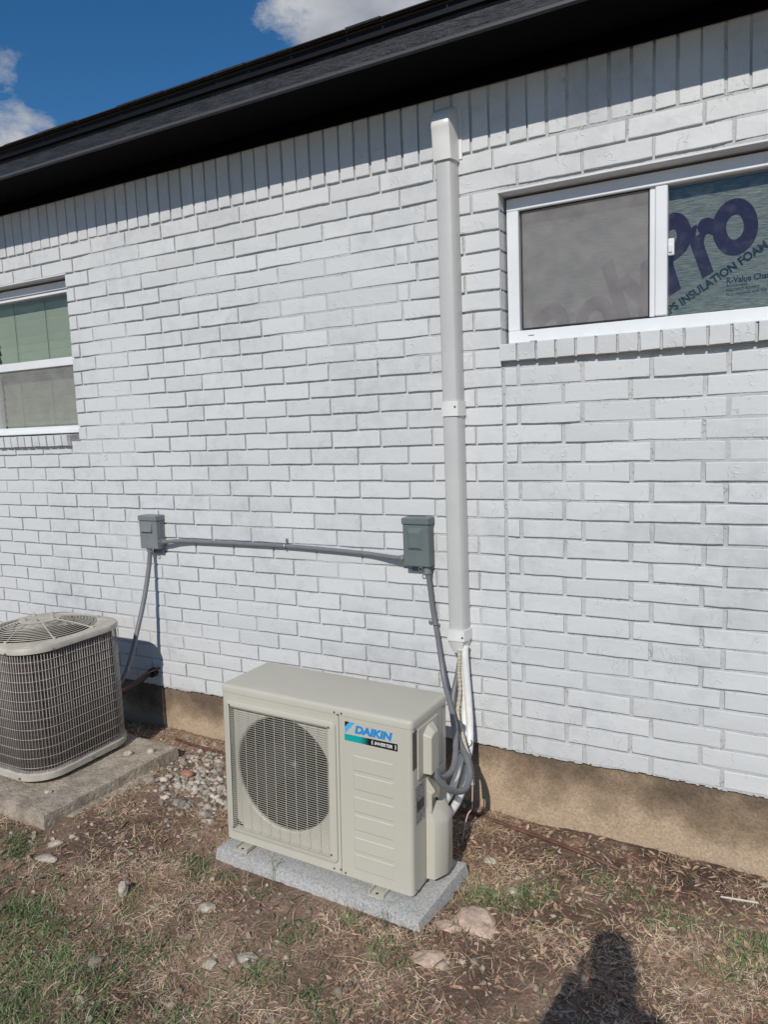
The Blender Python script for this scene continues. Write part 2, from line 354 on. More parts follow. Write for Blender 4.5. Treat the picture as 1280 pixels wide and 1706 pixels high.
def glass(name, tint, gloss=.07):
    m_ = bpy.data.materials.new(name); m_.use_nodes = True; t = m_.node_tree; n = t.nodes; l = t.links
    n.remove(n['Principled BSDF']); o = n['Material Output']
    tr = n.new('ShaderNodeBsdfTransparent'); tr.inputs[0].default_value = tint+(1,)
    gl = n.new('ShaderNodeBsdfGlossy'); gl.inputs['Roughness'].default_value = .015; gl.inputs[0].default_value = (.9, .95, .93, 1)
    gg = n.new('ShaderNodeNewGeometry'); dt = n.new('ShaderNodeVectorMath'); dt.operation = 'DOT_PRODUCT'; l.new(gg.outputs['Normal'], dt.inputs[0]); l.new(gg.outputs['Incoming'], dt.inputs[1])
    ab = n.new('ShaderNodeMath'); ab.operation = 'ABSOLUTE'; l.new(dt.outputs['Value'], ab.inputs[0]); om = n.new('ShaderNodeMath'); om.operation = 'SUBTRACT'; om.inputs[0].default_value = 1; l.new(ab.outputs[0], om.inputs[1])
    pw = n.new('ShaderNodeMath'); pw.operation = 'POWER'; pw.inputs[1].default_value = 5; l.new(om.outputs[0], pw.inputs[0]); lw = n.new('ShaderNodeMath'); lw.operation = 'MULTIPLY_ADD'; lw.inputs[1].default_value = .96; lw.inputs[2].default_value = .04; l.new(pw.outputs[0], lw.inputs[0])
    mx = n.new('ShaderNodeMixShader'); l.new(lw.outputs[0], mx.inputs[0]); l.new(tr.outputs[0], mx.inputs[1]); l.new(gl.outputs[0], mx.inputs[2]); l.new(mx.outputs[0], o.inputs['Surface'])
    # dust on the pane
    df = n.new('ShaderNodeBsdfDiffuse'); df.inputs[0].default_value = (.5, .5, .48, 1)
    g = n.new('ShaderNodeTexCoord'); nz = n.new('ShaderNodeTexNoise'); nz.inputs['Scale'].default_value = 22; nz.inputs['Detail'].default_value = 9; l.new(g.outputs['Object'], nz.inputs['Vector'])
    rp = n.new('ShaderNodeMapRange'); rp.inputs['From Min'].default_value = .5; rp.inputs['From Max'].default_value = .8; rp.inputs['To Max'].default_value = .05; l.new(nz.outputs['Fac'], rp.inputs['Value'])
    m2 = n.new('ShaderNodeMixShader'); l.new(rp.outputs[0], m2.inputs[0]); l.new(mx.outputs[0], m2.inputs[1]); l.new(df.outputs[0], m2.inputs[2]); l.new(m2.outputs[0], o.inputs['Surface'])
    return m_
M['glass'] = glass('tinted_window_glass', (.895, .915, .91))
M['glass_green'] = glass('green_window_glass', (.87, .905, .86))
def screen_mat():
    m_ = bpy.data.materials.new('insect_screen_mesh'); m_.use_nodes = True; t = m_.node_tree; n = t.nodes; l = t.links
    b = n['Principled BSDF']; b.inputs['Base Color'].default_value = (.44, .41, .395, 1); b.inputs['Roughness'].default_value = .7
    tr = n.new('ShaderNodeBsdfTransparent'); mx = n.new('ShaderNodeMixShader')
    g = n.new('ShaderNodeTexCoord'); nz = n.new('ShaderNodeTexNoise'); nz.inputs['Scale'].default_value = 14; nz.inputs['Detail'].default_value = 8; l.new(g.outputs['Object'], nz.inputs['Vector'])
    mr = n.new('ShaderNodeMapRange'); mr.inputs['From Min'].default_value = .3; mr.inputs['From Max'].default_value = .7; mr.inputs['To Min'].default_value = .19; mr.inputs['To Max'].default_value = .31; l.new(nz.outputs['Fac'], mr.inputs['Value'])
    l.new(mr.outputs[0], mx.inputs[0]); l.new(tr.outputs[0], mx.inputs[1]); l.new(b.outputs[0], mx.inputs[2]); l.new(mx.outputs[0], n['Material Output'].inputs['Surface'])
    return m_
M['screen'] = screen_mat()
M['blind'] = mat('cream_blind', (.50, .50, .46), .6, objrand=.03)
M['foil'] = mat('foil_faced_board', (.215, .22, .20), .42, .2, col2=(.075, .082, .075), vscale=20, vdetail=9, c2pos=(.36, .66), bump=.0016, bscale=40, stretch=(1, 1, 7))
def specks(m_):
    t = m_.node_tree; n = t.nodes; l = t.links; b = n['Principled BSDF']; src = b.inputs['Base Color'].links[0].from_socket
    tcn = n.new('ShaderNodeTexCoord'); mp_ = n.new('ShaderNodeMapping'); mp_.inputs['Scale'].default_value = (60, 60, 85); mp_.inputs['Rotation'].default_value = (0, .35, 0); l.new(tcn.outputs['Object'], mp_.inputs['Vector'])
    v = n.new('ShaderNodeTexVoronoi'); l.new(mp_.outputs[0], v.inputs['Vector']); lt = n.new('ShaderNodeMath'); lt.operation = 'LESS_THAN'; lt.inputs[1].default_value = .13; l.new(v.outputs['Distance'], lt.inputs[0])
    g = n.new('ShaderNodeTexNoise'); g.inputs['Scale'].default_value = 9; g.inputs['Detail'].default_value = 5; l.new(tcn.outputs['Object'], g.inputs['Vector']); gt = n.new('ShaderNodeMath'); gt.operation = 'GREATER_THAN'; gt.inputs[1].default_value = .53; l.new(g.outputs['Fac'], gt.inputs[0])
    mu = n.new('ShaderNodeMath'); mu.operation = 'MULTIPLY'; l.new(lt.outputs[0], mu.inputs[0]); l.new(gt.outputs[0], mu.inputs[1])
    mx = n.new('ShaderNodeMixRGB'); l.new(mu.outputs[0], mx.inputs['Fac']); l.new(src, mx.inputs[1]); mx.inputs[2].default_value = (.62, .64, .62, 1); l.new(mx.outputs[0], b.inputs['Base Color'])
specks(M['foil'])
M['room'] = mat('dim_room', (.10, .10, .095), .9)
M['roofslab'] = mat('roof_deck', (.05, .048, .046), .95)
M['skin'] = mat('skin', (.45, .27, .2), .5); M['cloth'] = mat('dark_shirt', (.05, .06, .09), .9)

# ------------------------------------------------------------------ ground
def sstep(a, b, x):
    t = np.clip((x-a)/(b-a), 0, 1); return t*t*(3-2*t)
_ph = rng.uniform(0, 6.28, (14, 3)); _fr = rng.uniform(2.2, 9.0, 14); _an = rng.uniform(0, 6.28, 14)
def ground_z(x, y):
    x = np.asarray(x, float); y = np.asarray(y, float)
    z = -.247 - .053*sstep(-1.75, -.95, x) - .027*sstep(-.35, .05, x)*sstep(-.85, -.42, y)
    near = np.exp(-((x*.5)**2+(y*.35)**2)*.15)*(1-.85*np.exp(-(((x+.5)/.75)**4+((y+.65)/.42)**4)))
    for i in range(14):
        z = z + near*(.0060/_fr[i])*np.sin(_fr[i]*2.2*(x*np.cos(_an[i])+y*np.sin(_an[i]))+_ph[i, 0])*np.sin(_fr[i]*1.7*(-x*np.sin(_an[i])+y*np.cos(_an[i]))+_ph[i, 1])*3
    z = z + .018*np.exp(-((y+.03)/.07)**2)*(x > -1.6)          # soil banked a little against the wall
    return z
def axis(lo, hi, st, far):
    c = np.arange(lo, hi+1e-6, st); out = [c]
    a = []; x = lo; s = st
    while x > -far: s *= 1.5; x -= s; a.append(x)
    b = []; x = hi; s = st
    while x < far: s *= 1.5; x += s; b.append(x)
    return np.concatenate([a[::-1], c, b])
gx = axis(-3.3, 2.0, .018, 120); gy = axis(-2.3, .12, .018, 120)
X, Y = np.meshgrid(gx, gy); Z = ground_z(X, Y) + rng.normal(0, .0013, X.shape)*(np.abs(X) < 4)*(np.abs(Y) < 4)
ny, nx = X.shape; idx = np.arange(nx*ny).reshape(ny, nx)
Fq = np.stack([idx[:-1, :-1], idx[:-1, 1:], idx[1:, 1:], idx[1:, :-1]], -1).reshape(-1, 4)
def dirt_mat():
    m_ = bpy.data.materials.new('dry_dirt'); m_.use_nodes = True; t = m_.node_tree; n = t.nodes; l = t.links
    b = n['Principled BSDF']; b.inputs['Roughness'].default_value = .97
    g = n.new('ShaderNodeNewGeometry')
    a = n.new('ShaderNodeTexNoise'); a.inputs['Scale'].default_value = 2.6; a.inputs['Detail'].default_value = 9; a.inputs['Roughness'].default_value = .62; l.new(g.outputs['Position'], a.inputs['Vector'])
    rp = n.new('ShaderNodeValToRGB'); e = rp.color_ramp.elements; e[0].position = .34; e[0].color = (.105, .058, .040, 1); e[1].position = .66; e[1].color = (.40, .275, .195, 1)
    e3 = e.new(.5); e3.color = (.20, .128, .09, 1); l.new(a.outputs['Fac'], rp.inputs['Fac'])
    c = n.new('ShaderNodeTexNoise'); c.inputs['Scale'].default_value = 85; c.inputs['Detail'].default_value = 6; l.new(g.outputs['Position'], c.inputs['Vector'])
    sp = n.new('ShaderNodeSeparateXYZ'); l.new(g.outputs['Position'], sp.inputs[0])
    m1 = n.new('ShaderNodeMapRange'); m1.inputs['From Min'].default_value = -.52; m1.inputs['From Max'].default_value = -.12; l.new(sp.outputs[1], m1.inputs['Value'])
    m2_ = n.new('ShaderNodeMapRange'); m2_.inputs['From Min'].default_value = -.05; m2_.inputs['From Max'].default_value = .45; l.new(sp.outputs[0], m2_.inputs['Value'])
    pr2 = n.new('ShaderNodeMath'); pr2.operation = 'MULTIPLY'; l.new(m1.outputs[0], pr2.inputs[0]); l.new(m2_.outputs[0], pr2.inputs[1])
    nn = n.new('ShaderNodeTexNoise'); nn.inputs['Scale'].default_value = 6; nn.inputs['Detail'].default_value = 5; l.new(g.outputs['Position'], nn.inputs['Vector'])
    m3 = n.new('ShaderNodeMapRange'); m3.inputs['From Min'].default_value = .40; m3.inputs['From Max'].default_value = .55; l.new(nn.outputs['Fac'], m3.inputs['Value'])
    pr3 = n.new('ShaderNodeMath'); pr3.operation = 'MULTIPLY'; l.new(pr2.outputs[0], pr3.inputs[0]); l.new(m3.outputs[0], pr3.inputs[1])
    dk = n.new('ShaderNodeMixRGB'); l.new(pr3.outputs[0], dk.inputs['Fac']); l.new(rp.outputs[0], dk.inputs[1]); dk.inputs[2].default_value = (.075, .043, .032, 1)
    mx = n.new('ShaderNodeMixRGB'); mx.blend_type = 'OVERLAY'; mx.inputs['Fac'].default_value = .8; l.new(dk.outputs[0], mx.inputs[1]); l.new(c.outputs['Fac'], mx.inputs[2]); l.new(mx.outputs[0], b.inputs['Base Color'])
    bp = n.new('ShaderNodeBump'); bp.inputs['Distance'].default_value = .012; d = n.new('ShaderNodeTexNoise'); d.inputs['Scale'].default_value = 55; d.inputs['Detail'].default_value = 9; d.inputs['Roughness'].default_value = .68
    l.new(g.outputs['Position'], d.inputs['Vector']); l.new(d.outputs['Fac'], bp.inputs['Height']); l.new(bp.outputs[0], b.inputs['Normal']); return m_
M['dirt'] = dirt_mat()
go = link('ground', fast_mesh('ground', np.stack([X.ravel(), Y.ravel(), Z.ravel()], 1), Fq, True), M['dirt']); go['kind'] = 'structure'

# ------------------------------------------------------------------ house
H = .0769; BL = .254; JT = .0102
XL, XR = -5.4, 3.0                      # extent of the wall
house = empty('brick_house', 'white painted brick house with black eave, two windows and bare concrete foundation', 'house', (0, 0, 0))
LW = (-3.44, -2.53, 1.42, 2.300)        # left window opening
RW = (0.0, 1.18, 1.704, 2.284)          # right window opening
# wall core, one mesh with the openings left out (the mortar face lies on its front)
mb = MB(); YF = .0160
for a, b_, z0, z1 in [(XL, LW[0]-.003, 0, 2.76), (LW[1]+.003, RW[0]-.003, 0, 2.76), (RW[1]+.003, XR, 0, 2.76)]: mb.box(a, b_, YF, .15, z0, z1)
mb.box(LW[0]-.003, LW[1]+.003, YF, .15, 0, LW[2]-.02); mb.box(LW[0]-.003, LW[1]+.003, YF, .15, LW[3]+.012, 2.76)
mb.box(RW[0]-.003, RW[1]+.003, YF, .15, 0, RW[2]-.02); mb.box(RW[0]-.003, RW[1]+.003, YF, .15, RW[3]+.012, 2.76)
# mortar face: displaced grid
def hole(x, z):
    return ((x > LW[0]-.004) & (x < LW[1]+.004) & (z > LW[2]-.06) & (z < LW[3]+.008)) | ((x > RW[0]-.004) & (x < RW[1]+.004) & (z > RW[2]-.06) & (z < RW[3]+.008))
def grid_face(x0, x1, z0, z1, st):
    xs = np.linspace(x0, x1, int(round((x1-x0)/st))+1); zs = np.linspace(z0, z1, int(round((z1-z0)/st))+1)
    A, B = np.meshgrid(xs, zs)
    D = np.zeros_like(A)
    for i in range(16):
        f = 6+i*7.5; an = i*2.4; D += np.sin(f*(A*math.cos(an)+B*math.sin(an))+i*1.3)/(1+i*.25)
    D = D/6.0 + rng.normal(0, .35, A.shape)
    y = .0112 + .0016*D
    Bf = np.zeros_like(A)
    for i in range(9): Bf += np.sin((2.1+i*1.3)*(A*math.cos(i*2.1)+B*math.sin(i*2.1)*1.5)+i*2.7)
    y = y - .0085*np.clip(Bf/3.0-.12, 0, 1)          # places where the joints were struck nearly full
    # an older repair, pointed almost flush, above and left of the duct
    patch = np.exp(-(((A+.75)/.38)**2+((B-1.98)/.30)**2)**2)
    y = y*(1-patch) + patch*(.0022+.0009*D)
    y = np.clip(y, .0008, .0150)
    ny_, nx_ = A.shape; ix = np.arange(nx_*ny_).reshape(ny_, nx_)
    Fq_ = np.stack([ix[:-1, :-1], ix[:-1, 1:], ix[1:, 1:], ix[1:, :-1]], -1).reshape(-1, 4)
    cx_ = (A[:-1, :-1]+A[1:, 1:])/2; cz_ = (B[:-1, :-1]+B[1:, 1:])/2
    keep = ~hole(cx_, cz_).ravel()
    return np.stack([A.ravel(), y.ravel(), B.ravel()], 1), Fq_[keep]
V1, F1 = grid_face(-3.6, 1.3, 0, 2.75, .0118)
V2, F2 = grid_face(XL, -3.6, 0, 2.75, .05); V3, F3 = grid_face(1.3, XR, 0, 2.75, .05)
vb = np.array(mb.v); fb = np.array(mb.f)
Vs = [vb, V1, V2, V3]; Fs = [fb, F1, F2, F3]; o_ = 0; FF = []
for v_, f_ in zip(Vs, Fs): FF.append(f_+o_); o_ += len(v_)
wall = link('wall', fast_mesh('wall', np.concatenate(Vs), np.concatenate(FF)), M['mortar'], house)

# ---- bricks
DEP = .092
def brick_arrays(w_, h_, seed, depth=DEP):
    r = random.Random(seed)
    def e(): return r.uniform(-.0016, .0016)
    n_l = max(1, min(4, int(w_/.05)))
    per = []
    for i in range(n_l): per.append((w_*i/n_l, 0, 0))
    per.append((w_, 0, 1)); per.append((w_, h_*.5, 0))
    for i in range(n_l): per.append((w_-w_*i/n_l, h_, 1 if i == 0 else 0))
    per.append((0, h_, 1)); per.append((0, h_*.5, 0))
    rings = [[], [], [], []]
    for (x, z, c) in per:
        dx, dz = e(), e()
        ix = 1 if x < w_*.02 else (-1 if x > w_*.98 else 0); iz = 1 if z < h_*.02 else (-1 if z > h_*.98 else 0)
        cham = r.uniform(.0006, .0020)
        rings[0].append((x+ix*(cham+.0012)+dx, -.0001, z+iz*(cham+.0010)+dz))
        rings[1].append((x+ix*cham*.45+dx, .0006, z+iz*cham*.45+dz))
        rings[2].append((x+dx*.6, .0030, z+dz*.6))
        rings[3].append((x, depth, z))
    n_ = len(per); V = [p for rg in rings for p in rg]
    tilt = r.uniform(-.0010, .0010); V.append((w_*.5+r.uniform(-.2, .2)*w_, -.0004+tilt, h_*.5))
    F = [(i*n_+j, i*n_+(j+1) % n_, (i+1)*n_+(j+1) % n_, (i+1)*n_+j) for i in range(3) for j in range(n_)]
    F += [(j, n_*4, (j+1) % n_) for j in range(n_)]
    return V, [tuple(reversed(f)) for f in F]
bcache = {}
def brick_mesh(w_, h_, name='brick', soldier=False):
    key = (round(w_, 3), round(h_, 3), random.randint(0, 9), name)
    if key not in bcache:
        if soldier:
            V, F = brick_arrays(h_, w_, hash(key[:3]) & 0xffff); V = [(v[2], v[1], v[0]) for v in V]; F = [tuple(reversed(f)) for f in F]
        else: V, F = brick_arrays(w_, h_, hash(key[:3]) & 0xffff)
        me = fast_mesh(name, V, F, False); me.materials.append(M['brick']); bcache[key] = me
    return bcache[key]
bricks = []      # (x0, x1, z0, z1)
def course(v, x0, x1, joints, JT=JT):
    z0 = (32-v)*H; z1 = z0+H-.0102
    js = sorted(j for j in joints if x0+.02 < j < x1-.02)
    edges = [x0-JT/2] + [j+random.uniform(-.003, .003) for j in js] + [x1+JT/2]
    for a, b_ in zip(edges[:-1], edges[1:]): bricks.append((a+JT/2, b_-JT/2, z0, z1))
def series(ph, lo=-7, hi=5): return [ph+BL*k for k in range(-40, 40) if lo < ph+BL*k < hi]
for v in range(1, 33):
    odd = v % 2 == 1
    z0 = (32-v)*H
    leftj = [j for j in series(-.06 if odd else .075)]
    if v == 1: course(v, XL, XR, series(-.017)); continue
    if v == 2: course(v, XL, XR, series(.074)); continue
    # left wall up to the seam
    lj = [j for j in leftj if j < -.28] + ([-.115] if odd else [-.179])
    if v in (5, 7): lj = [j for j in lj if j < -.6] + [-.462, -.402, -.179+.03]
    if v in (4, 6): lj = [j for j in lj if j < -.5] + [-.365, -.179]
    if v <= 14:
        course(v, LW[1], 0 - .0005, lj); course(v, XL, LW[0], lj)
    else: course(v, XL, 0 - .0005, lj)
    # right of the seam
    if v <= 11: course(v, RW[1], XR, series(.2475-BL if odd else .068))
    else: course(v, .0145, XR, [j+.001 for j in series(.2475 if odd else .068)], .0155)
def pjn(x, y, z):
    d = Vector((x, y, z))-cam_pos; dz = d.dot(fw)
    if dz <= .05: return None
    return 640+1217.98*d.dot(r2)/dz, 853-1217.98*d.dot(u2)/dz
def quad_area(x0, x1, z0, z1):
    P = [pjn(x, 0, z) for x, z in ((x0, z0), (x1, z0), (x1, z1), (x0, z1))]
    if any(p is None for p in P): return 0
    P = [(min(max(p[0], 0), 1280), min(max(p[1], 0), 1706)) for p in P]
    return abs(sum(P[i][0]*P[(i+1) % 4][1]-P[(i+1) % 4][0]*P[i][1] for i in range(4)))/2
def behind(x0, x1, z0, z1):      # hidden behind the two outdoor units
    p = pjn((x0+x1)/2, 0, (z0+z1)/2)
    if p is None: return True
    return (375 < p[0] < 745 and p[1] > 1165) or (p[0] < 190 and p[1] > 1065)
bricks.sort(key=lambda b: -quad_area(*b)*(0.01 if behind(*b) else 1))
def place_brick(b, name, parent, sold=False):
    x0, x1, z0, z1 = b
    me = brick_mesh(x1-x0, z1-z0, name, sold)
    return link(name, me, None, parent, (x0, random.uniform(-.0012, .0016), z0+random.uniform(-.0009, .0009)), (random.uniform(-.004, .004), random.uniform(-.003, .003), random.uniform(-.003, .003)))
for b_ in bricks[:300]: place_brick(b_, 'brick', wall)
mb = MB()
for i, b_ in enumerate(bricks[300:]):
    V, F = brick_arrays(b_[1]-b_[0], b_[3]-b_[2], i % 40)
    yo = random.uniform(-.0012, .0016); mb.add([(v[0]+b_[0], v[1]+yo, v[2]+b_[2]) for v in V], F)
o = mb.make('brick', M['brick'], wall); o['kind'] = 'stuff'; o['label'] = 'smaller looking remaining white painted bricks of the wall'
# soldier course under the eave
sb = MB(); k = -70
for k in range(-70, 40):
    x0 = -.033+.0765*k+JT/2+random.uniform(-.002, .002); b_ = (x0, x0+.0765-JT, 32*H+.003, 32*H+.247)
    if x0 < XL or x0 > XR-.1: continue
    if quad_area(*b_) > 30: place_brick(b_, 'soldier_brick', wall, True)
    else:
        V, F = brick_arrays(b_[3]-b_[2], b_[1]-b_[0], k % 30); V = [(v[2]+b_[0], v[1], v[0]+b_[2]) for v in V]; sb.add(V, [tuple(reversed(f)) for f in F])
o = sb.make('soldier_brick', M['brick'], wall); o['kind'] = 'stuff'
# sloping rowlock sills
def sill(x0, x1, z0, z1, step, name='sill_brick'):
    x = x0
    while x < x1-.01:
        w_ = min(step-.009, x1-x)
        V, F = brick_arrays(w_, z1-z0, int(abs(x)*1000) % 97, .10)
        me = fast_mesh(name, V, F, False); me.materials.append(M['brick'])
        link(name, me, None, wall, (x, -.026+random.uniform(-.002, .002), z0+random.uniform(-.001, .001)), (math.radians(3)+random.uniform(-.01, .01), 0, random.uniform(-.006, .006)))
        x += step
sill(.002, 1.17, 1.634, 1.700, .0768); sill(-3.43, -2.60, 1.352, 1.412, .0655)
MB().box(.0, 1.18, -.012, .1, 1.632, 1.694).make('sill_mortar', M['mortar'], wall)
MB().box(-3.44, -2.598, -.012, .1, 1.350, 1.408).make('sill_mortar', M['mortar'], wall)
MB().box(-2.598, -2.533, .008, .1, 1.352, 1.412).make('sill_gap_mortar', M['raw_mortar'], wall)
# steel lintels
for (a, b_, z0) in ((LW[0]-.004, LW[1]+.004, LW[3]), (RW[0]-.004, RW[1]+.004, RW[3])):
    MB().bbox(a, b_, -.001, .10, z0-.001, z0+.0065, .0012).make('lintel', M['paint'], house)
# ragged painted mortar edge along the bottom of the brickwork
mb = MB(); x = XL
while x < XR:
    w_ = random.uniform(.006, .022); d = .006+.004*math.sin(x*9)+random.uniform(-.003, .004)
    mb.box(x, x+w_*.98, .0005+random.uniform(0, .002), .02, -d, .002); x += w_
mb.make('mortar_ledge', M['mortar'], wall)
# foundation
def found():
    xs = np.arange(XL, XR+.001, .025); zs = np.linspace(-.75, -.004, 30); A, B = np.meshgrid(xs, zs)
    D = np.zeros_like(A)
    for i in range(10): D += np.sin((2+i*3)*(A*math.cos(i*1.9)+B*2*math.sin(i*1.9))+i)/(1+i*.6)
    y = .0045+.0022*D+rng.normal(0, .0006, A.shape); ny_, nx_ = A.shape; ix = np.arange(nx_*ny_).reshape(ny_, nx_)
    y[-1, :] = .03
    Fq_ = np.stack([ix[:-1, :-1], ix[:-1, 1:], ix[1:, 1:], ix[1:, :-1]], -1).reshape(-1, 4)
    return fast_mesh('foundation', np.stack([A.ravel(), y.ravel(), B.ravel()], 1), Fq_, True)
link('foundation', found(), M['foundation'], house)
# other walls, so that the house is closed
mb = MB(); mb.box(XL, XL+.1, .152, 8, -.7, 2.76); mb.box(XR-.1, XR, .152, 8, -.7, 2.76); mb.box(XL, XR, 8, 8.1, -.7, 2.76)
mb.add([(XL+.02, .1, 2.76), (XL+.02, 8, 2.76), (XL+.02, 4.05, 4.35)], [(0, 2, 1)]); mb.add([(XR-.02, .1, 2.76), (XR-.02, 8, 2.76), (XR-.02, 4.05, 4.35)], [(0, 1, 2)])
mb.make('outer_wall', M['paint'], house)
# dim rooms behind the openings
for (a, b_, z0, z1) in ((LW[0], LW[1], LW[2], LW[3]), (RW[0], RW[1], RW[2], RW[3])):
    mb = MB(); X0, X1, Y0, Y1, Z0, Z1 = a-.3, b_+.3, .152, 1.4, z0-.4, z1+.2
    V = [(x, y, z) for z in (Z0, Z1) for y in (Y0, Y1) for x in (X0, X1)]
    mb.add(V, [(0, 1, 3, 2), (4, 6, 7, 5), (2, 3, 7, 6), (0, 2, 6, 4), (1, 5, 7, 3)]).make('room', M['room'], house)
# eave
EY, EZ = -.300, 2.742
MB().bbox(XL-.35, XR+.35, EY, EY+.022, EZ, EZ+.125, .002).make('fascia', M['black_trim'], house)
MB().bbox(XL-.35, XR+.35, EY-.0035, EY-.0005, EZ-.002, EZ+.010, .001).make('fascia_highlight_strip', M['highlight_strip'], house)  # added strip, its lighter grey paints a highlight along the fascia bottom
MB().box(XL-.35, XR+.35, EY+.0225, -.0225, EZ+.004, EZ+.010).make('soffit', M['soffit'], house)
MB().bbox(XL, XR, -.0215, -.004, 2.690, EZ+.002, .002).make('frieze_board', M['frieze'], house)
mb = MB(); mb.bbox(XL-.37, XR+.37, EY-.020, EY-.002, EZ+.078, EZ+.083, .001); mb.box(XL-.37, XR+.37, EY-.014, EY-.003, EZ+.083, EZ+.118)
mb.bbox(XL-.37, XR+.37, EY-.026, EY+.02, EZ+.118, EZ+.123, .001)
mb.make('drip_edge', M['black_metal'], house)
rz = EZ+.125; sl = .38
mb = MB(); mb.add([(XL-.38, EY-.03, rz), (XR+.38, EY-.03, rz), (XR+.38, 4.05, rz+sl*(4.05-EY)), (XL-.38, 4.05, rz+sl*(4.05-EY)), (XR+.38, 8.4, rz), (XL-.38, 8.4, rz),
                   (XL-.38, EY, rz-.02), (XR+.38, EY, rz-.02), (XR+.38, 8.4, rz-.02), (XL-.38, 8.4, rz-.02)], [(0, 1, 2, 3), (3, 2, 4, 5), (6, 9, 8, 7), (0, 6, 7, 1)])
roof = mb.make('roof', M['roofslab'], house)
x = XL-.38; i = 0
while x < XR+.38:
    w_ = random.uniform(.13, .30)
    if x+w_ > -3.9 and x < 1.5:
        t_ = random.choice((.004, .004, .006, .008)); ov = random.uniform(.012, .017); yy = EY-.03-ov; ln = .25
        mb = MB(); V = [(0, 0, 0), (w_-.006, 0, 0), (w_-.006, ln, ln*sl), (0, ln, ln*sl)]
        V += [(a, b2, c+t_) for a, b2, c in V]
        mb.add(V, [(3, 2, 1, 0), (4, 5, 6, 7), (0, 1, 5, 4), (1, 2, 6, 5), (2, 3, 7, 6), (3, 0, 4, 7)])
        mb.make('shingle', M['shingle'], roof, loc=(x, yy, rz+.002-ov*sl))
    x += w_

# ---- right window (slider): window > frame pieces
def frame_rect(mb, x0, x1, z0, z1, w_, y0, y1, b=.002):
    mb.bbox(x0, x1, y0, y1, z1-w_, z1, b); mb.bbox(x0, x1, y0, y1, z0, z0+w_, b)
    mb.bbox(x0, x0+w_, y0+.0004, y1, z0+w_, z1-w_, b); mb.bbox(x1-w_, x1, y0+.0004, y1, z0+w_, z1-w_, b)
mb = MB(); frame_rect(mb, .009, 1.172, 1.707, 2.273, .049, .066, .15, .003)
win = mb.make('window', M['vinyl'], house); win['label'] = 'white sliding window'
mb = MB(); mb.bbox(.555, .574, .078, .12, 1.7612, 2.2248, .002); mb.bbox(.5745, .6175, .070, .12, 1.7612, 2.2248, .004); mb.make('meeting_stile', M['vinyl'], win)
MB().box(.6178, 1.118, .096, .099, 1.7614, 2.2246).make('pane', M['glass'], win)
MB().box(.0635, .5545, .108, .111, 1.7614, 2.2246).make('pane', M['glass'], win)
MB().box(.0665, .5515, .0845, .0850, 1.7645, 2.2215).make('insect_screen', M['screen'], win)
mb = MB(); frame_rect(mb, .0632, .5548, 1.7612, 2.2248, .0045, .080, .090, .001); mb.make('screen_spline', M['black_plastic'], win)
mb = MB()
for a in (.095,): mb.box(a, a+.022, .0650, .0664, 1.733, 1.7355)
mb.box(.10, .128, .0650, .0664, 1.7085, 1.712); mb.make('weep_slot', M['black_plastic'], win)
mb = MB(); mb.bbox(.6185, .640, .080, .0955, 1.975, 2.035, .003); mb.bbox(.622, .634, .074, .080, 1.985, 2.012, .002); mb.make('latch', M['vinyl'], win)
# ---- left window (single hung)
mb = MB(); frame_rect(mb, LW[0]+.008, LW[1]-.008, 1.424, 2.288, .044, .066, .15, .003)
mb.bbox(LW[0]+.0605, LW[1]-.0605, .072, .13, 1.815, 1.862, .003)
wl = mb.make('window', M['vinyl'], house); wl['label'] = 'white single hung window'
mb = MB(); mb.bbox(LW[0]+.0605, LW[1]-.0605, .076, .13, 2.226, 2.2435, .002); mb.make('top_sash', M['vinyl'], wl)
MB().box(LW[0]+.061, LW[1]-.061, .100, .103, 1.8625, 2.2255).make('pane', M['glass_green'], wl)
MB().box(LW[0]+.061, LW[1]-.061, .118, .121, 1.4765, 1.8145).make('pane', M['glass_green'], wl)
MB().box(LW[0]+.064, LW[1]-.064, .0845, .0850, 1.4785, 1.8125).make('insect_screen', M['screen'], wl)
mb = MB(); mb.bbox(LW[0]+.0605, LW[1]-.0605, .056, .10, 1.4265, 1.447, .002); mb.make('window_sill', M['vinyl'], wl)

# ------------------------------------------------------------------ things behind the glass
bl = empty('window_blind', 'cream slatted blind hanging closed behind the green glass of the left window', 'blind', (-2.985, .16, 2.25))
def slat_me():
    mb = MB(); mb.bbox(-.40, .40, -.0015, .0015, -.027, .027, .001); return fast_mesh('slat', mb.v, mb.f)
sme = slat_me(); sme.materials.append(M['blind'])
for i in range(17): link('slat', sme, None, bl, (random.uniform(-.003, .003), 0, -.02-.047*i), (math.radians(14), random.uniform(-.004, .004), 0))
for xx in (-.22, .07, .33):
    MB().cyl((xx, -.010, -.02), (xx, -.010, -.80), .0013, 5).make('ladder_cord', M['black_plastic'], bl)
board = empty('insulation_board', 'foil faced foam insulation board with navy lettering leaning behind the right window', 'foam board', (.59, .128, 1.72))
MB().bbox(-.56, .56, 0, .022, 0, .50, .001).make('board_face', M['foil'], board)
def flat_text(body, size, x, z, y, ang, mat_, parent, name='lettering', off=0., shear=0., sp=1.0, base=(0, 0, 0), sx=1.0):
    me = text_mesh(body, size, shear, off, 'LEFT', sp); me.materials.append(mat_)
    o = bpy.data.objects.new(name, me); COL.objects.link(o); o.parent = parent
    o.matrix_local = Matrix.Translation((x-base[0], y-base[1], z-base[2])) @ Matrix.Rotation(-ang, 4, 'Y') @ Matrix.Rotation(PI/2, 4, 'X') @ Matrix.Diagonal((sx, 1, 1, 1))
    return o
bb = (.59, .128, 1.72); th = math.radians(30.5)
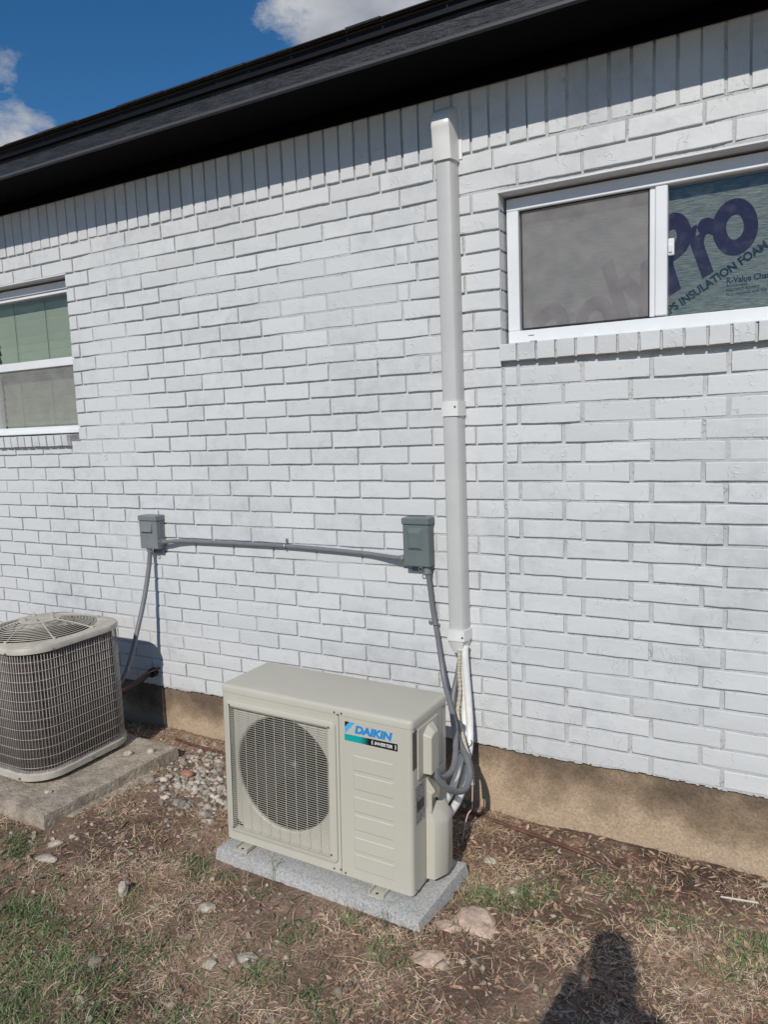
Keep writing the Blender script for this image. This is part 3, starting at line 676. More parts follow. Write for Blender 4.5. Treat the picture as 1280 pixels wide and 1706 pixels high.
for ch, x_, z_, y_, sx_ in (('P', .604, 1.842, .1268, .84), ('r', .722, 1.894, .1266, .74), ('o', .796, 1.938, .1264, .80)):
    flat_text(ch, .345, x_, z_, y_, math.radians(30), M['navy'], board, off=.013, shear=.27, base=bb, sx=sx_)
# the first half of the word, cut off by the board's lower edge
def clip_mesh(me, mw, zmin):
    import bmesh
    b = bmesh.new(); b.from_mesh(me); inv = mw.inverted(); co = inv @ Vector((0, 0, zmin)); no = (mw.to_3x3().transposed() @ Vector((0, 0, 1))).normalized()
    bmesh.ops.bisect_plane(b, geom=b.verts[:]+b.edges[:]+b.faces[:], plane_co=co, plane_no=no, clear_inner=True); b.to_mesh(me); b.free()
for ch, x_, z_ in (('P', .150, 1.563), ('o', .300, 1.650), ('l', .436, 1.728), ('y', .487, 1.757)):
    o = flat_text(ch, .345, x_, z_, .1268, math.radians(30), M['navy'], board, off=.013, shear=.27, base=bb, sx=.86)
    clip_mesh(o.data, o.matrix_basis, .005)
    if len(o.data.polygons) == 0: bpy.data.objects.remove(o)
flat_text('EPS INSULATION FOAM BOARD', .0405, .607, 1.762, .1262, math.radians(31.3), M['navy2'], board, off=.0012, base=bb, sx=.93)
flat_text('R-Value Chart', .0300, .812, 1.858, .1266, math.radians(2), M['navy2'], board, off=.0006, base=bb, sx=.86)
for i, s_ in enumerate(('THICKNESS', 'POLYPRO BOARD', 'FOIL FACING with AIR SPACE')):
    flat_text(s_, .0135, .812, 1.843-.0145*i, .1266, math.radians(2), M['navy2'], board, base=bb)

# ------------------------------------------------------------------ line-set duct
duct = empty('line_set_duct', 'tall white plastic line set duct running up the brick wall to the eave', 'duct', (-.205, 0, .45))
def duct_prof(w_, d_, r=.012):
    return [(-w_/2, 0), (-w_/2+.002, -d_*.55), (-w_/2+.010, -d_+.004), (-w_/2+.016, -d_), (w_/2-.016, -d_), (w_/2-.010, -d_+.004), (w_/2-.002, -d_*.55), (w_/2, 0)]
def extr(prof_z):
    return loft([[(x, y, z) for x, y in pr] for z, pr in prof_z])
pr = duct_prof(.084, .062)
extr([(0.06, pr), (1.002, pr)]).make('channel', M['duct'], duct, smooth=True)
extr([(1.004, pr), (2.02, pr)]).make('channel', M['duct'], duct, smooth=True)
p2 = duct_prof(.094, .068)
c_ = extr([(.975, p2), (1.035, p2)]).make('coupling', M['duct_fit'], duct, smooth=True)
mb = MB(); mb.cyl((.026, -.067, 1.012), (.026, -.0695, 1.012), .005, 8); mb.make('screw', M['screw'], c_)
p3 = [(x*.52+.004, -.012+y*.62) for x, y in p2]
t_ = extr([(-.035, p3), (.020, p2), (.022, duct_prof(.098, .072)), (.068, duct_prof(.098, .072))]).make('end_fitting', M['duct_fit'], duct, smooth=True)
mb = MB(); mb.cyl((.032, -.071, .040), (.032, -.0738, .040), .005, 8); mb.make('screw', M['screw'], t_)
# wall elbow: the front face curves back into the wall at the top
rings = []
for i in range(14):
    if i < 4: z = 1.980+i*.040; d_ = .072+.004*i; w_ = .096
    else:
        a = (i-4)/9*PI/2; z = 2.104+.082*math.sin(a); d_ = .010+.076*math.cos(a)**.8; w_ = .096-.016*(1-math.cos(a))
    rings.append([(x, y, z) for x, y in duct_prof(w_, d_)])
loft(rings).make('wall_elbow', M['duct_fit'], duct, smooth=True)
extr([(1.99, [(-.052, 0), (-.052, -.006), (.060, -.006), (.060, 0)]), (2.185, [(-.052, 0), (-.052, -.006), (.060, -.006), (.060, 0)])]).make('wall_flange', M['duct_fit'], duct)

# ------------------------------------------------------------------ disconnect boxes
def screw_ring(mb, c, r=.004): mb.cyl(c, (c[0], c[1]-.003, c[2]), r, 8)
def disconnect(name, x0, x1, z0, z1, yd, mt, label, raised):
    b0 = ((x0+x1)/2, 0, z0)
    e = empty(name, label, 'disconnect box', b0, 'electrical disconnect boxes on the wall')
    def bx(nm, a, b_, y0, y1, c, d, bev=.003, m_=mt): return MB().bbox(a-b0[0], b_-b0[0], y0, y1, c-b0[2], d-b0[2], bev).make(nm, m_, e, smooth=False)
    bx('back_box', x0+.008, x1-.003, -yd*.82, .0, z0-.002, z1-.012)
    door = bx('door', x0, x1, -yd-.004, -yd*.5, z0, z1-.030)
    bx('hood', x0-.004, x1+.003, -yd-.009, .0, z1-.029, z1, .004)
    if raised == 'panel':
        mb = MB(); a, b_, c, d = x0+.026-b0[0], x1-.028-b0[0], .072, (z1-z0)-.042
        mb.add([(a, -yd-.0042, c), (b_, -yd-.0042, c), (b_, -yd-.0042, d), (a, -yd-.0042, d), (a+.007, -yd-.013, c+.012), (b_-.014, -yd-.013, c+.012), (b_-.014, -yd-.013, d-.022), (a+.007, -yd-.013, d-.022)],
               [(4, 5, 6, 7), (0, 1, 5, 4), (1, 2, 6, 5), (2, 3, 7, 6), (3, 0, 4, 7)]); mb.make('raised_panel', mt, door)
    else:
        mb = MB(); a, b_, c, d = x0+.014-b0[0], x1-.030-b0[0], .098, (z1-z0)-.034
        mb.add([(a, -yd-.0042, c), (b_, -yd-.0042, c), (b_, -yd-.0042, d), (a, -yd-.0042, d), (a+.004, -yd-.017, c-.004), (b_-.004, -yd-.017, c-.004)],
               [(4, 5, 2, 3), (0, 1, 5, 4), (1, 2, 5), (3, 0, 4)]); mb.make('raised_panel', mt, door)
    mb = MB(); cx = .018
    rr = [(cx+.009*math.cos(t), -yd-.002, -.010+.009*math.sin(t)) for t in np.linspace(0, 2*PI, 13)]
    tube_mb(rr, .0022, 6, 1, mb=mb, smoothpath=False); mb.make('hasp_ring', M['galv'], e)
    mb = MB(); mb.bbox(-.045, .052, -.020, -.003, -.030, -.003, .002); mb.make('bottom_lip', mt, e)
    return e
disconnect('disconnect_box', -.443, -.319, .784, .996, .060, M['box_green'], 'green grey electrical disconnect box on the brick wall beside the white duct', 'panel')
disconnect('disconnect_box', -2.040, -1.913, .788, .968, .060, M['box_grey'], 'light grey electrical disconnect box on the brick wall above the wire caged condenser', 'handle')

# ------------------------------------------------------------------ conduits
def fitting(mb, p, q, r): mb.cyl(p, q, r, 10)
cond = empty('wall_conduit', 'grey flexible conduit clipped level along the brick between two electrical boxes', 'conduit', (-1.15, -.02, .83))
rel = lambda P, o: [tuple(a-b_ for a, b_ in zip(p, o)) for p in P]
co = (-1.15, -.02, .83)
P = [(-1.900, -.045, .826), (-1.86, -.042, .828), (-1.80, -.030, .832), (-1.70, -.016, .832), (-1.627, -.014, .831), (-1.35, -.014, .833), (-1.11, -.014, .833), (-.87, -.014, .827), (-.689, -.014, .820), (-.60, -.020, .816), (-.52, -.034, .813), (-.462, -.040, .812)]
tube('conduit_run', rel(P, co), .0108, M['conduit'], cond, n=12)
for x, z in ((-1.11, .833), (-.62, .817)):
    if x > -.7: continue
    mb = MB(); 
    rr = [(x-co[0], -.014-co[1]+.0145*math.cos(t), z-co[2]+.0145*math.sin(t)) for t in np.linspace(0, 2*PI, 15)]
    tube_mb(rr, .0028, 6, 1, mb=mb, smoothpath=False); mb.bbox(x-co[0]-.007, x-co[0]+.007, -.003-co[1], .0-co[1], z-co[2]+.012, z-co[2]+.036, .001); mb.cyl((x-co[0], -.003-co[1], z-co[2]+.027), (x-co[0], -.007-co[1], z-co[2]+.027), .0045, 8)
    mb.make('clamp', M['galv'], cond, smooth=True)
for a, b_ in (((-1.917, -.045, .826), (-1.893, -.045, .826)), ((-.470, -.040, .812), (-.444, -.040, .812))):
    mb = MB(); A = Vector(a)-Vector(co); B = Vector(b_)-Vector(co)
    mb.cyl(A, B, .0155, 6); mb.cyl(A+(B-A)*.4, A+(B-A)*.75, .0185, 8); mb.make('connector', M['galv'], cond)
wl_o = (-2.0, -.04, .78)
whip = empty('conduit_whip', 'grey electrical whip curving down from the left disconnect box behind the caged condenser', 'conduit', wl_o)
P = [(-1.995, -.040, .790), (-1.995, -.048, .74), (-1.995, -.060, .685), (-1.995, -.087, .592), (-1.995, -.124, .485), (-1.995, -.174, .366), (-1.995, -.225, .25), (-1.998, -.275, .160), (-2.02, -.320, .105), (-2.06, -.38, .085)]
tube('conduit_run', rel(P, wl_o), .0125, M['conduit'], whip, n=12)
mb = MB(); mb.cyl((.005, 0, -.012), (.005, 0, .008), .018, 8); mb.make('connector', M['conduit'], whip)
ga_o = (-.34, -.03, .78)
w2 = empty('power_whip', 'dark grey conduit from the green grey box sweeping down into the beige outdoor unit', 'conduit', ga_o)
P = [(-.343, -.034, .785), (-.341, -.030, .74), (-.337, -.025, .683), (-.328, -.020, .575), (-.31, -.022, .47), (-.289, -.038, .368), (-.255, -.08, .277), (-.195, -.16, .208), (-.142, -.25, .161), (-.094, -.36, .122), (-.068, -.45, .098), (-.066, -.53, .104), (-.069, -.59, .135), (-.073, -.615, .175)]
tube('conduit_run', rel(P, ga_o), .0115, M['conduit'], w2, n=12)
mb = MB(); mb.cyl((-.003, -.004, -.030), (-.003, -.004, .005), .017, 8); mb.make('connector', M['box_grey'], w2)
mb = MB(); c0 = Vector((-.318, -.021, .525))-Vector(ga_o)
tube_mb([c0+Vector((.0145*math.cos(t), .0145*math.sin(t), 0)) for t in np.linspace(0, 2*PI, 15)], .0028, 6, 1, mb=mb, smoothpath=False)
mb.bbox(c0.x-.040, c0.x-.012, c0.y+.012, c0.y+.016, c0.z-.007, c0.z+.007, .001); mb.cyl((c0.x-.03, c0.y+.012, c0.z), (c0.x-.03, c0.y+.006, c0.z), .005, 8); mb.make('clamp', M['galv'], w2, smooth=True)
gb_o = (-.2, -.05, .42)
w3 = empty('control_whip', 'grey cable looping low beside the unit from the line set into its side cover', 'conduit', gb_o)
P = [(-.190, -.046, .43), (-.200, -.047, .36), (-.207, -.055, .314), (-.213, -.08, .256), (-.207, -.12, .191), (-.175, -.18, .141), (-.116, -.26, .106), (-.059, -.33, .084), (-.028, -.38, .050), (-.016, -.45, .032), (-.022, -.52, .050), (-.037, -.585, .094), (-.055, -.615, .14), (-.062, -.62, .175)]
tube('conduit_run', rel(P, gb_o), .0118, M['conduit'], w3, n=12)
# refrigerant lines, hose, wire
ls_o = (-.17, -.05, .42)
ls = empty('line_set', 'pair of white wrapped refrigerant lines dropping from the duct end into the valve cover', 'refrigerant lines', ls_o)
P = [(-.170, -.040, .45), (-.173, -.045, .423), (-.168, -.05, .332), (-.157, -.06, .217), (-.145, -.08, .119), (-.132, -.12, .044), (-.120, -.18, -.007), (-.101, -.27, -.053), (-.084, -.38, -.072), (-.080, -.49, -.075), (-.085, -.53, -.06)]
tube('wrapped_line', rel(P, ls_o), .0155, M['tape'], ls, n=12)
P = [(-.195, -.036, .45), (-.189, -.04, .407), (-.183, -.045, .277), (-.177, -.06, .147), (-.163, -.1, .071), (-.143, -.2, .005), (-.122, -.3, -.020), (-.100, -.42, -.028), (-.095, -.505, -.030), (-.10, -.53, -.03)]
tube('wrapped_line', rel(P, ls_o), .0145, M['tape'], ls, n=12)
for c0, rr_, tl in ((Vector((-.148, -.13, .055)), (.030, .022), .7), (Vector((-.128, -.19, .018)), (.032, .024), .9)):
    pts = []
    for t in np.linspace(0, 2*PI, 21):
        v = Vector((rr_[0]*math.cos(t), rr_[1]*math.sin(t), 0)); v = Matrix.Rotation(tl, 3, 'X') @ v; pts.append(c0+v-Vector(ls_o))
    tube_mb(pts, .0021, 6, 1, smoothpath=False).make('zip_tie', M['black_plastic'], ls, smooth=True)
ho = (-.19, -.06, .42)
hs_ = empty('drain_hose', 'beige corrugated drain hose hanging open ended beside the white refrigerant lines', 'hose', ho)
P = [(-.192, -.060, .43), (-.193, -.064, .36), (-.194, -.066, .333), (-.188, -.076, .256), (-.191, -.100, .169), (-.160, -.150, .126), (-.122, -.200, .085), (-.091, -.235, .044), (-.073, -.250, .003), (-.070, -.250, -.061)]
tube('corrugated_tube', rel(P, ho), .0095, M['hose'], hs_, n=10, k=18, rf=lambda i, n_, p: .0098 if i % 4 < 2 else .0082)
tube('drip_wire', rel([(-.070, -.25, -.05), (-.073, -.25, -.12), (-.075, -.25, -.16), (-.090, -.26, -.187), (-.097, -.27, -.22), (-.110, -.28, -.30)], ho), .0028, mat('pink_white_wire', (.62, .42, .38), .6), hs_, n=6)

# ------------------------------------------------------------------ outdoor unit (mini split)
W, D_, HH = .843, .302, .642
unit = empty('mini_split_unit', 'beige outdoor air conditioning unit with louvred fan grille on a small grey pad', 'air conditioner', (-.945, -.746, -.23))
Rm = Matrix(((0.99975351, 0.00269174, 0.02203797), (-0.00299927, 0.99989843, 0.01393349), (-0.02199823, -0.01399615, 0.99966004)))
unit.matrix_world = Matrix.Translation((-.945, -.746, -.23)) @ Rm.to_4x4()
r_ = .018; ZB, ZT = .0, .610
# cabinet: sides and back of rounded plan, front face framed round the fan opening
mb = MB(); out = rrect(W, D_, r_, 6, W/2, D_/2); n_ = len(out)
V = [(x, y, ZB) for x, y in out]+[(x, y, ZT) for x, y in out]
F = []
for j in range(n_):
    a, b_ = out[j], out[(j+1) % n_]
    if abs(a[1]) < 1e-6 and abs(b_[1]) < 1e-6: continue        # front face is built below
    F.append((j, (j+1) % n_, n_+(j+1) % n_, n_+j))
F += [tuple(range(n_-1, -1, -1)), tuple(range(n_, 2*n_))]
mb.add(V, F)
ox0, ox1, oz0, oz1 = .036, .516, .046, .570
def q(x0, x1, z0, z1, y=0.): mb.add([(x0, y, z0), (x1, y, z0), (x1, y, z1), (x0, y, z1)], [(0, 1, 2, 3)])
q(r_, ox0, ZB, ZT); q(ox1, W-r_, ZB, ZT); q(ox0, ox1, ZB, oz0); q(ox0, ox1, oz1, ZT)
mb.add([(ox0, 0, oz0), (ox1, 0, oz0), (ox1, 0, oz1), (ox0, 0, oz1), (ox0, .03, oz0), (ox1, .03, oz0), (ox1, .03, oz1), (ox0, .03, oz1)], [(0, 4, 5, 1), (1, 5, 6, 2), (2, 6, 7, 3), (3, 7, 4, 0)])
cab = mb.make('cabinet', M['beige'], unit, smooth=True)
# shroud plate with round opening and bell mouth
cx_, cz_, R_ = .275, .312, .232; ns = 48
sq = []
for j in range(ns):
    a = 2*PI*j/ns; c, s_ = math.cos(a), math.sin(a)
    kx = ((ox1 if c > 0 else ox0)-cx_)/c if abs(c) > 1e-6 else 9; kz = ((oz1 if s_ > 0 else oz0)-cz_)/s_ if abs(s_) > 1e-6 else 9
    t_ = min(abs(kx), abs(kz)); sq.append((cx_+c*t_, .028, cz_+s_*t_))
ring = lambda R, y: [(cx_+R*math.cos(2*PI*j/ns), y, cz_+R*math.sin(2*PI*j/ns)) for j in range(ns)]
loft([sq, ring(R_, .024), ring(R_-.006, .030), ring(R_-.007, .040)], cap0=False, cap1=False).make('fan_shroud', M['beige'], unit, smooth=True)
loft([ring(R_-.0072, .038), ring(R_-.0072, .24)], cap0=False, cap1=True).make('fan_chamber', M['dark'], unit)
mb = MB(); mb.cyl((cx_, .075, cz_), (cx_, .16, cz_), .045, 20, .055); mb.cyl((cx_, .062, cz_), (cx_, .075, cz_), .030, 20, .045)
fan = mb.make('fan_hub', M['fan'], unit, smooth=True)
for k in range(3):
    mb = MB(); a0 = 2*PI*k/3+.5; V = []; nr, na = 6, 8
    for i in range(nr+1):
        rr_ = .04+(.165)*i/nr
        for j in range(na+1):
            u_ = j/na; a = a0+u_*1.35+.35*(i/nr)**2; V.append((cx_+rr_*math.cos(a), .150-.070*u_-.012*math.sin(u_*PI), cz_+rr_*math.sin(a)))
    F = [(i*(na+1)+j, i*(na+1)+j+1, (i+1)*(na+1)+j+1, (i+1)*(na+1)+j) for i in range(nr) for j in range(na)]
    mb.add(V, F); mb.make('fan_blade', M['fan'], unit, smooth=True)
# lid
lid = rprism(-.0015, W+.0015, -.0015, D_+.0015, .6115, HH, r_, .013, n=8).make('top_panel', M['beige'], unit, smooth=True)
mb = MB()
mb.box(.5485, .5500, -.0006, .002, .004, .608); mb.make('panel_seam', M['dark'], unit)
# fan grille: rounded raised border + slats + ribs
gx0, gx1, gz0, gz1 = .026, .536, .036, .584
outer = rrect(gx1-gx0, gz1-gz0, .022, 5, (gx0+gx1)/2, (gz0+gz1)/2); inner = rrect(ox1-ox0-.012, oz1-oz0-.010, .004, 5, (ox0+ox1)/2, (oz0+oz1)/2)
def rgxz(pts, y, ins=0.):
    cx2 = sum(p[0] for p in pts)/len(pts); cz2 = sum(p[1] for p in pts)/len(pts)
    return [(p[0]-math.copysign(min(ins, abs(p[0]-cx2)), p[0]-cx2), y, p[1]-math.copysign(min(ins, abs(p[1]-cz2)), p[1]-cz2)) for p in pts]
gf = loft([rgxz(outer, -.0003), rgxz(outer, -.006), rgxz(outer, -.0095, .004), rgxz(inner, -.0095, -.003), rgxz(inner, -.006), rgxz(inner, .004)], cap0=False, cap1=False).make('grille_frame', M['beige'], unit, smooth=True)
ix0, ix1 = ox0+.006, ox1-.006; iz0, iz1 = oz0+.005, oz1-.005
mb = MB(); mb.bbox(0, ix1-ix0, -.0007, .0007, -.0009, .0009, .0003); sme = fast_mesh('grille_slat', mb.v, mb.f); sme.materials.append(M['beige'])
ns_ = 58
for i in range(1, ns_):
    z = iz0+(iz1-iz0)*i/ns_; link('grille_slat', sme, None, gf, (ix0, -.0035, z))
mb = MB(); mb.bbox(-.0010, .0010, -.0008, .0008, 0, iz1-iz0, .0005); rme = fast_mesh('grille_rib', mb.v, mb.f); rme.materials.append(M['beige'])
for x in (.069, .116, .164, .210, .256, .303, .351, .399, .447, .497): link('grille_rib', rme, None, gf, (x, .0005, iz0))
# embossed panels
for z0, z1 in ((.416, .474), (.345, .404), (.260, .318), (.190, .249), (.109, .163), (.039, .098)):
    a, b_ = .608, .771; h_ = .0022; i_ = .0035
    V = [(a, -.0002, z0), (b_, -.0002, z0), (b_, -.0002, z1), (a, -.0002, z1), (a+i_, -h_, z0+i_), (b_-i_, -h_, z0+i_), (b_-i_, -h_, z1-i_), (a+i_, -h_, z1-i_)]
    MB().add(V, [(4, 5, 6, 7), (0, 1, 5, 4), (1, 2, 6, 5), (2, 3, 7, 6), (3, 0, 4, 7)]).make('embossed_panel', M['beige'], unit)
# badge
m_ = bpy.data.materials.new('teal_to_black_band'); m_.use_nodes = True; t = m_.node_tree; n = t.nodes; l = t.links; b = n['Principled BSDF']; b.inputs['Roughness'].default_value = .35
g = n.new('ShaderNodeTexCoord'); sp = n.new('ShaderNodeSeparateXYZ'); l.new(g.outputs['Object'], sp.inputs[0]); rp = n.new('ShaderNodeValToRGB'); mr = n.new('ShaderNodeMapRange'); mr.inputs['From Min'].default_value = 0; mr.inputs['From Max'].default_value = .215
l.new(sp.outputs[0], mr.inputs['Value']); l.new(mr.outputs[0], rp.inputs['Fac']); e = rp.color_ramp.elements; e[0].position = .30; e[0].color = (.0, .36, .35, 1); e[1].position = .46; e[1].color = (.01, .01, .012, 1); l.new(rp.outputs[0], b.inputs['Base Color'])
zb = .5235
band = MB().add([(0, 0, 0), (.215, 0, 0), (.215, 0, .027), (0, 0, .024)], [(0, 1, 2, 3)]).make('badge_band', m_, unit, loc=(.573, -.0008, zb))
MB().add([(0, 0, .042), (0, 0, 0), (.042, 0, .042)], [(1, 0, 2)]).make('badge_mark', M['blackprint'], unit, loc=(.5745, -.0008, .5515)) if False else None
MB().add([(.0, 0, .0), (.0, 0, .022), (.0205, 0, .0445), (.042, 0, .0445)], [(0, 3, 2, 1)]).make('badge_mark', M['lightblue'], unit, loc=(.5750, -.0008, .5500))
MB().add([(.0, 0, .0235), (.0, 0, .0445), (.0190, 0, .0445)], [(0, 2, 1)]).make('badge_mark', M['blackprint'], unit, loc=(.5750, -.0008, .5500))
def on_unit(body, size, x, z, mt, off=0., shear=0., sx=1.):
    return flat_text(body, size, x, z, -.0012, 0., mt, unit, off=off, shear=shear, sx=sx)
on_unit('DAIKIN', .0385, .6160, .5590, M['blue'], .0022, .18, 1.14)
on_unit('INVERTER', .0165, .6960, .5310, M['whiteprint'], .0005, .2, .98)
for s_, xc in ((-1, .6895), (1, .7780)):
    pts = [(xc+s_*.0045*math.cos(t), -.0011, .5370+.0095*math.sin(t)) for t in np.linspace(-PI/2, PI/2, 9)]
    pin = [(xc+s_*.0005*math.cos(t), -.0011, .5370+.0095*math.sin(t)) for t in np.linspace(-PI/2, PI/2, 9)]
    V = pts+pin; F = [(i, i+1, 9+i+1, 9+i) for i in range(8)]
    MB().add(V, F if s_ < 0 else [tuple(reversed(f)) for f in F]).make('badge_bracket', M['whiteprint'], unit)
# screws
mb = MB(); mb.cyl((0, 0, 0), (0, -.003, 0), .0038, 10); mb.cyl((0, -.003, 0), (0, -.0034, 0), .0022, 8); scm = fast_mesh('screw', mb.v, mb.f); scm.materials.append(M['screw'])
for x, z in ((.532, .620), (.562, .621), (.547, .614), (.511, .562), (.048, .566), (.048, .058), (.512, .070), (.517, .014), (.567, .011), (.547, .018)): link('screw', scm, None, unit, (x, -.0012 if .02 < z < .6 and x < .54 else -.002, z)).location.y = -.0098 if (.05 < z < .58 and x < .53) else -.0014
# side details (on the +X face)
def side_q(y0, y1, z0, z1, nm, mt, x0=W, t_=.0012, bev=.0006, zt=0.):
    return MB().bbox(x0, x0+t_, y0, y1, z0, z1, bev).make(nm, mt, unit)
plate = side_q(.040, .205, .414, .598, 'service_plate', M['beige'], t_=.005, bev=.0035)
side_q(.249, .2505, .03, .600, 'panel_seam', M['dark'], x0=W-.0005, t_=.001)
mb = MB(); y0, y1, z0, z1 = .080, .158, .420, .566; x0, x1 = W+.005, W+.036
V = [(x0, y0, z0), (x0, y1, z0), (x0, y1+.006, z1+.020), (x0, y0, z1), (x1, y0+.003, z0), (x1, y1-.012, z0), (x1, y1-.014, z1-.004), (x1, y0+.003, z1-.008), (x0, (y0+y1)/2, z1+.022), (x1, (y0+y1)/2-.004, z1+.004)]
F = [(0, 4, 7, 3), (4, 5, 6, 9, 7), (1, 2, 6, 5), (0, 1, 5, 4), (3, 7, 9, 8), (8, 9, 6, 2)]
mb.add(V, F); ec = mb.make('wiring_cover', M['beige'], unit); md = ec.modifiers.new('b', 'BEVEL'); md.width = .004; md.segments = 3
for y, z in ((.047, .500), (.060, .425), (.022, .606), (.262, .602), (.276, .600), (.028, .010), (.10, .006)):
    o = link('screw', scm, None, unit, (W+.0012, y, z), (0, 0, PI/2))
def label_mat(name, base, ink, sc, dens):
    m_ = bpy.data.materials.new(name); m_.use_nodes = True; t = m_.node_tree; n = t.nodes; l = t.links; b = n['Principled BSDF']; b.inputs['Roughness'].default_value = .4
    g = n.new('ShaderNodeTexCoord'); mp_ = n.new('ShaderNodeMapping'); mp_.inputs['Scale'].default_value = (1, sc*.35, sc); l.new(g.outputs['Object'], mp_.inputs['Vector'])
    nz = n.new('ShaderNodeTexNoise'); nz.inputs['Scale'].default_value = 1; nz.inputs['Detail'].default_value = 3; l.new(mp_.outputs[0], nz.inputs['Vector'])
    rp = n.new('ShaderNodeValToRGB'); rp.color_ramp.elements[0].position = dens; rp.color_ramp.elements[1].position = dens+.05; rp.color_ramp.elements[0].color = ink+(1,); rp.color_ramp.elements[1].color = base+(1,)
    l.new(nz.outputs['Fac'], rp.inputs['Fac']); l.new(rp.outputs[0], b.inputs['Base Color']); return m_
side_q(.006, .036, .462, .598, 'warning_label', label_mat('dark_label', (.10, .075, .07), (.02, .018, .02), 260, .52), t_=.0006, bev=.0001)
side_q(.028, .098, .250, .392, 'rating_label', label_mat('rating_label', (.42, .43, .44), (.10, .10, .13), 330, .50), t_=.0006, bev=.0001)
MB().box(W+.0007, W+.0012, .036, .092, .296, .332).make('label_block', M['fan'], unit)
# valve cover: tall lower housing, recess with cap, wedge on top
vx = W+.0015
plan = [(vx, .107), (vx+.029, .109), (vx+.034, .112), (vx+.059, .162), (vx+.060, .169), (vx+.058, .212), (vx+.054, .218), (vx, .238)]
def plan_ring(z, kx=1., ky=0., zc=None): return [(vx+(x-vx)*kx, y, z if zc is None else z+zc*(x-vx)/.06) for x, y in plan]
vc = loft([plan_ring(.010, .93), plan_ring(.018), plan_ring(.215, 1, 0, -.006), plan_ring(.238, .97, 0, -.010), plan_ring(.272, .50, 0, -.01), plan_ring(.282, .02)], cap0=True, cap1=True).make('valve_cover', M['beige'], unit, smooth=True)
MB().bbox(vx, vx+.004, .1065, .262, .012, .392, .002).make('valve_cover_plate', M['beige'], unit)
mb = MB(); z0 = .335
V = [(vx+.004, .109, .392), (vx+.004, .109, z0-.02), (vx+.034, .109, z0+.020), (vx+.034, .109, z0+.012), (vx+.004, .215, .330), (vx+.004, .225, .300), (vx+.034, .150, .318), (vx+.034, .150, .310)]
F = [(0, 1, 3, 2), (0, 2, 6, 4), (2, 3, 7, 6), (1, 5, 7, 3), (4, 6, 7, 5)]
mb.add(V, F).make('valve_hood', M['beige'], vc)
mb = MB(); mb.bbox(vx+.004, vx+.022, .107, .115, .262, .345, .003).make('valve_side_wall', M['beige'], vc)
mb = MB(); mb.cyl((vx+.004, .190, .283), (vx+.011, .190, .283), .010, 14); mb.make('valve_cap', M['black_plastic'], vc, smooth=True)
mb = MB(); mb.cyl((vx+.011, .190, .283), (vx+.013, .190, .283), .005, 10); mb.make('valve_pin', M['whiteprint'], vc, smooth=True)
# feet
for xx in (.105, .715):
    for yy, sg in ((-.040, -1), (D_+.020, 1)):
        mb = MB(); f0, f1 = (-.044, .035) if sg < 0 else (D_-.035, D_+.044)
        mb.bbox(xx-.030, xx+.030, f0, f1, -.016, -.0125, .0008); mb.bbox(xx-.030, xx-.026, f0+.004, f1, -.012, .000, .0005); mb.bbox(xx+.026, xx+.030, f0+.004, f1, -.012, .000, .0005)
        mb.make('foot', M['beige'], unit)
        if sg < 0: MB().cyl((xx-.004, f0+.020, -.0124), (xx-.004, f0+.020, -.0120), .0055, 12).make('bolt_hole', M['dark'], unit)

# pad under the unit
def slab_mesh(name, top, zt, zb, flare=0., nx_=60, ny_=26, amp=.0018, edge=.004, seed=1, chip=0.):
    """top: 4 corners FL FR BR BL (x,y); zt: per-corner top z; zb: bottom z"""
    r = np.random.default_rng(seed); V = []; F = []
    c = [np.array((p[0], p[1], z)) for p, z in zip(top, zt)]
    def pt(u, v): return (c[0]*(1-u)+c[1]*u)*(1-v)+(c[3]*(1-u)+c[2]*u)*v
    cen = sum(c)/4
    for j in range(ny_+1):
        for i in range(nx_+1):
            u, v = i/nx_, j/ny_; p = pt(u, v).copy(); ed = min(u, 1-u)*nx_, min(v, 1-v)*ny_
            m0 = min(ed); p[2] += r.normal(0, amp*.4)+amp*math.sin(p[0]*37+p[1]*21)*.6
            if m0 < 1:
                p[2] -= edge; p[:2] += (cen[:2]-p[:2])*0
                if chip: p[2] -= abs(r.normal(0, chip))
            V.append(p)
    ix = lambda i, j: j*(nx_+1)+i
    for j in range(ny_):
        for i in range(nx_): F.append((ix(i, j), ix(i+1, j), ix(i+1, j+1), ix(i, j+1)))
    border = [ix(i, 0) for i in range(nx_)]+[ix(nx_, j) for j in range(ny_)]+[ix(i, ny_) for i in range(nx_, 0, -1)]+[ix(0, j) for j in range(ny_, 0, -1)]
    prev = border; nb = len(border)
    for kz, fr in ((.33, .8), (.66, 1.0), (1., .9)):
        cur = []
        for b_ in border:
            p = V[b_].copy(); d = p[:2]-cen[:2]; d = d/np.linalg.norm(d)
            z = V[b_][2]*(1-kz)+zb*kz; q_ = np.array((p[0]+d[0]*(.006+flare*kz)*fr+r.normal(0, chip*.6+.00008), p[1]+d[1]*(.006+flare*kz)*fr+r.normal(0, chip*.6+.00008), z)); V.append(q_); cur.append(len(V)-1)
        for k in range(nb): F.append((prev[k], cur[k], cur[(k+1) % nb], prev[(k+1) % nb]))
        prev = cur
    me = fast_mesh(name, V, F, True); me.set_sharp_from_angle(angle=math.radians(32)); return me
tag(link('equipment_pad', slab_mesh('equipment_pad', [(-.952, -.800), (-.040, -.838), (-.026, -.446), (-.940, -.405)], [-.2490, -.2640, -.2720, -.2560], -.38, .012, edge=.0045, amp=.0004), M['pad']), 'light grey concrete pad under the beige unit, tan dirt round it', 'equipment pad')

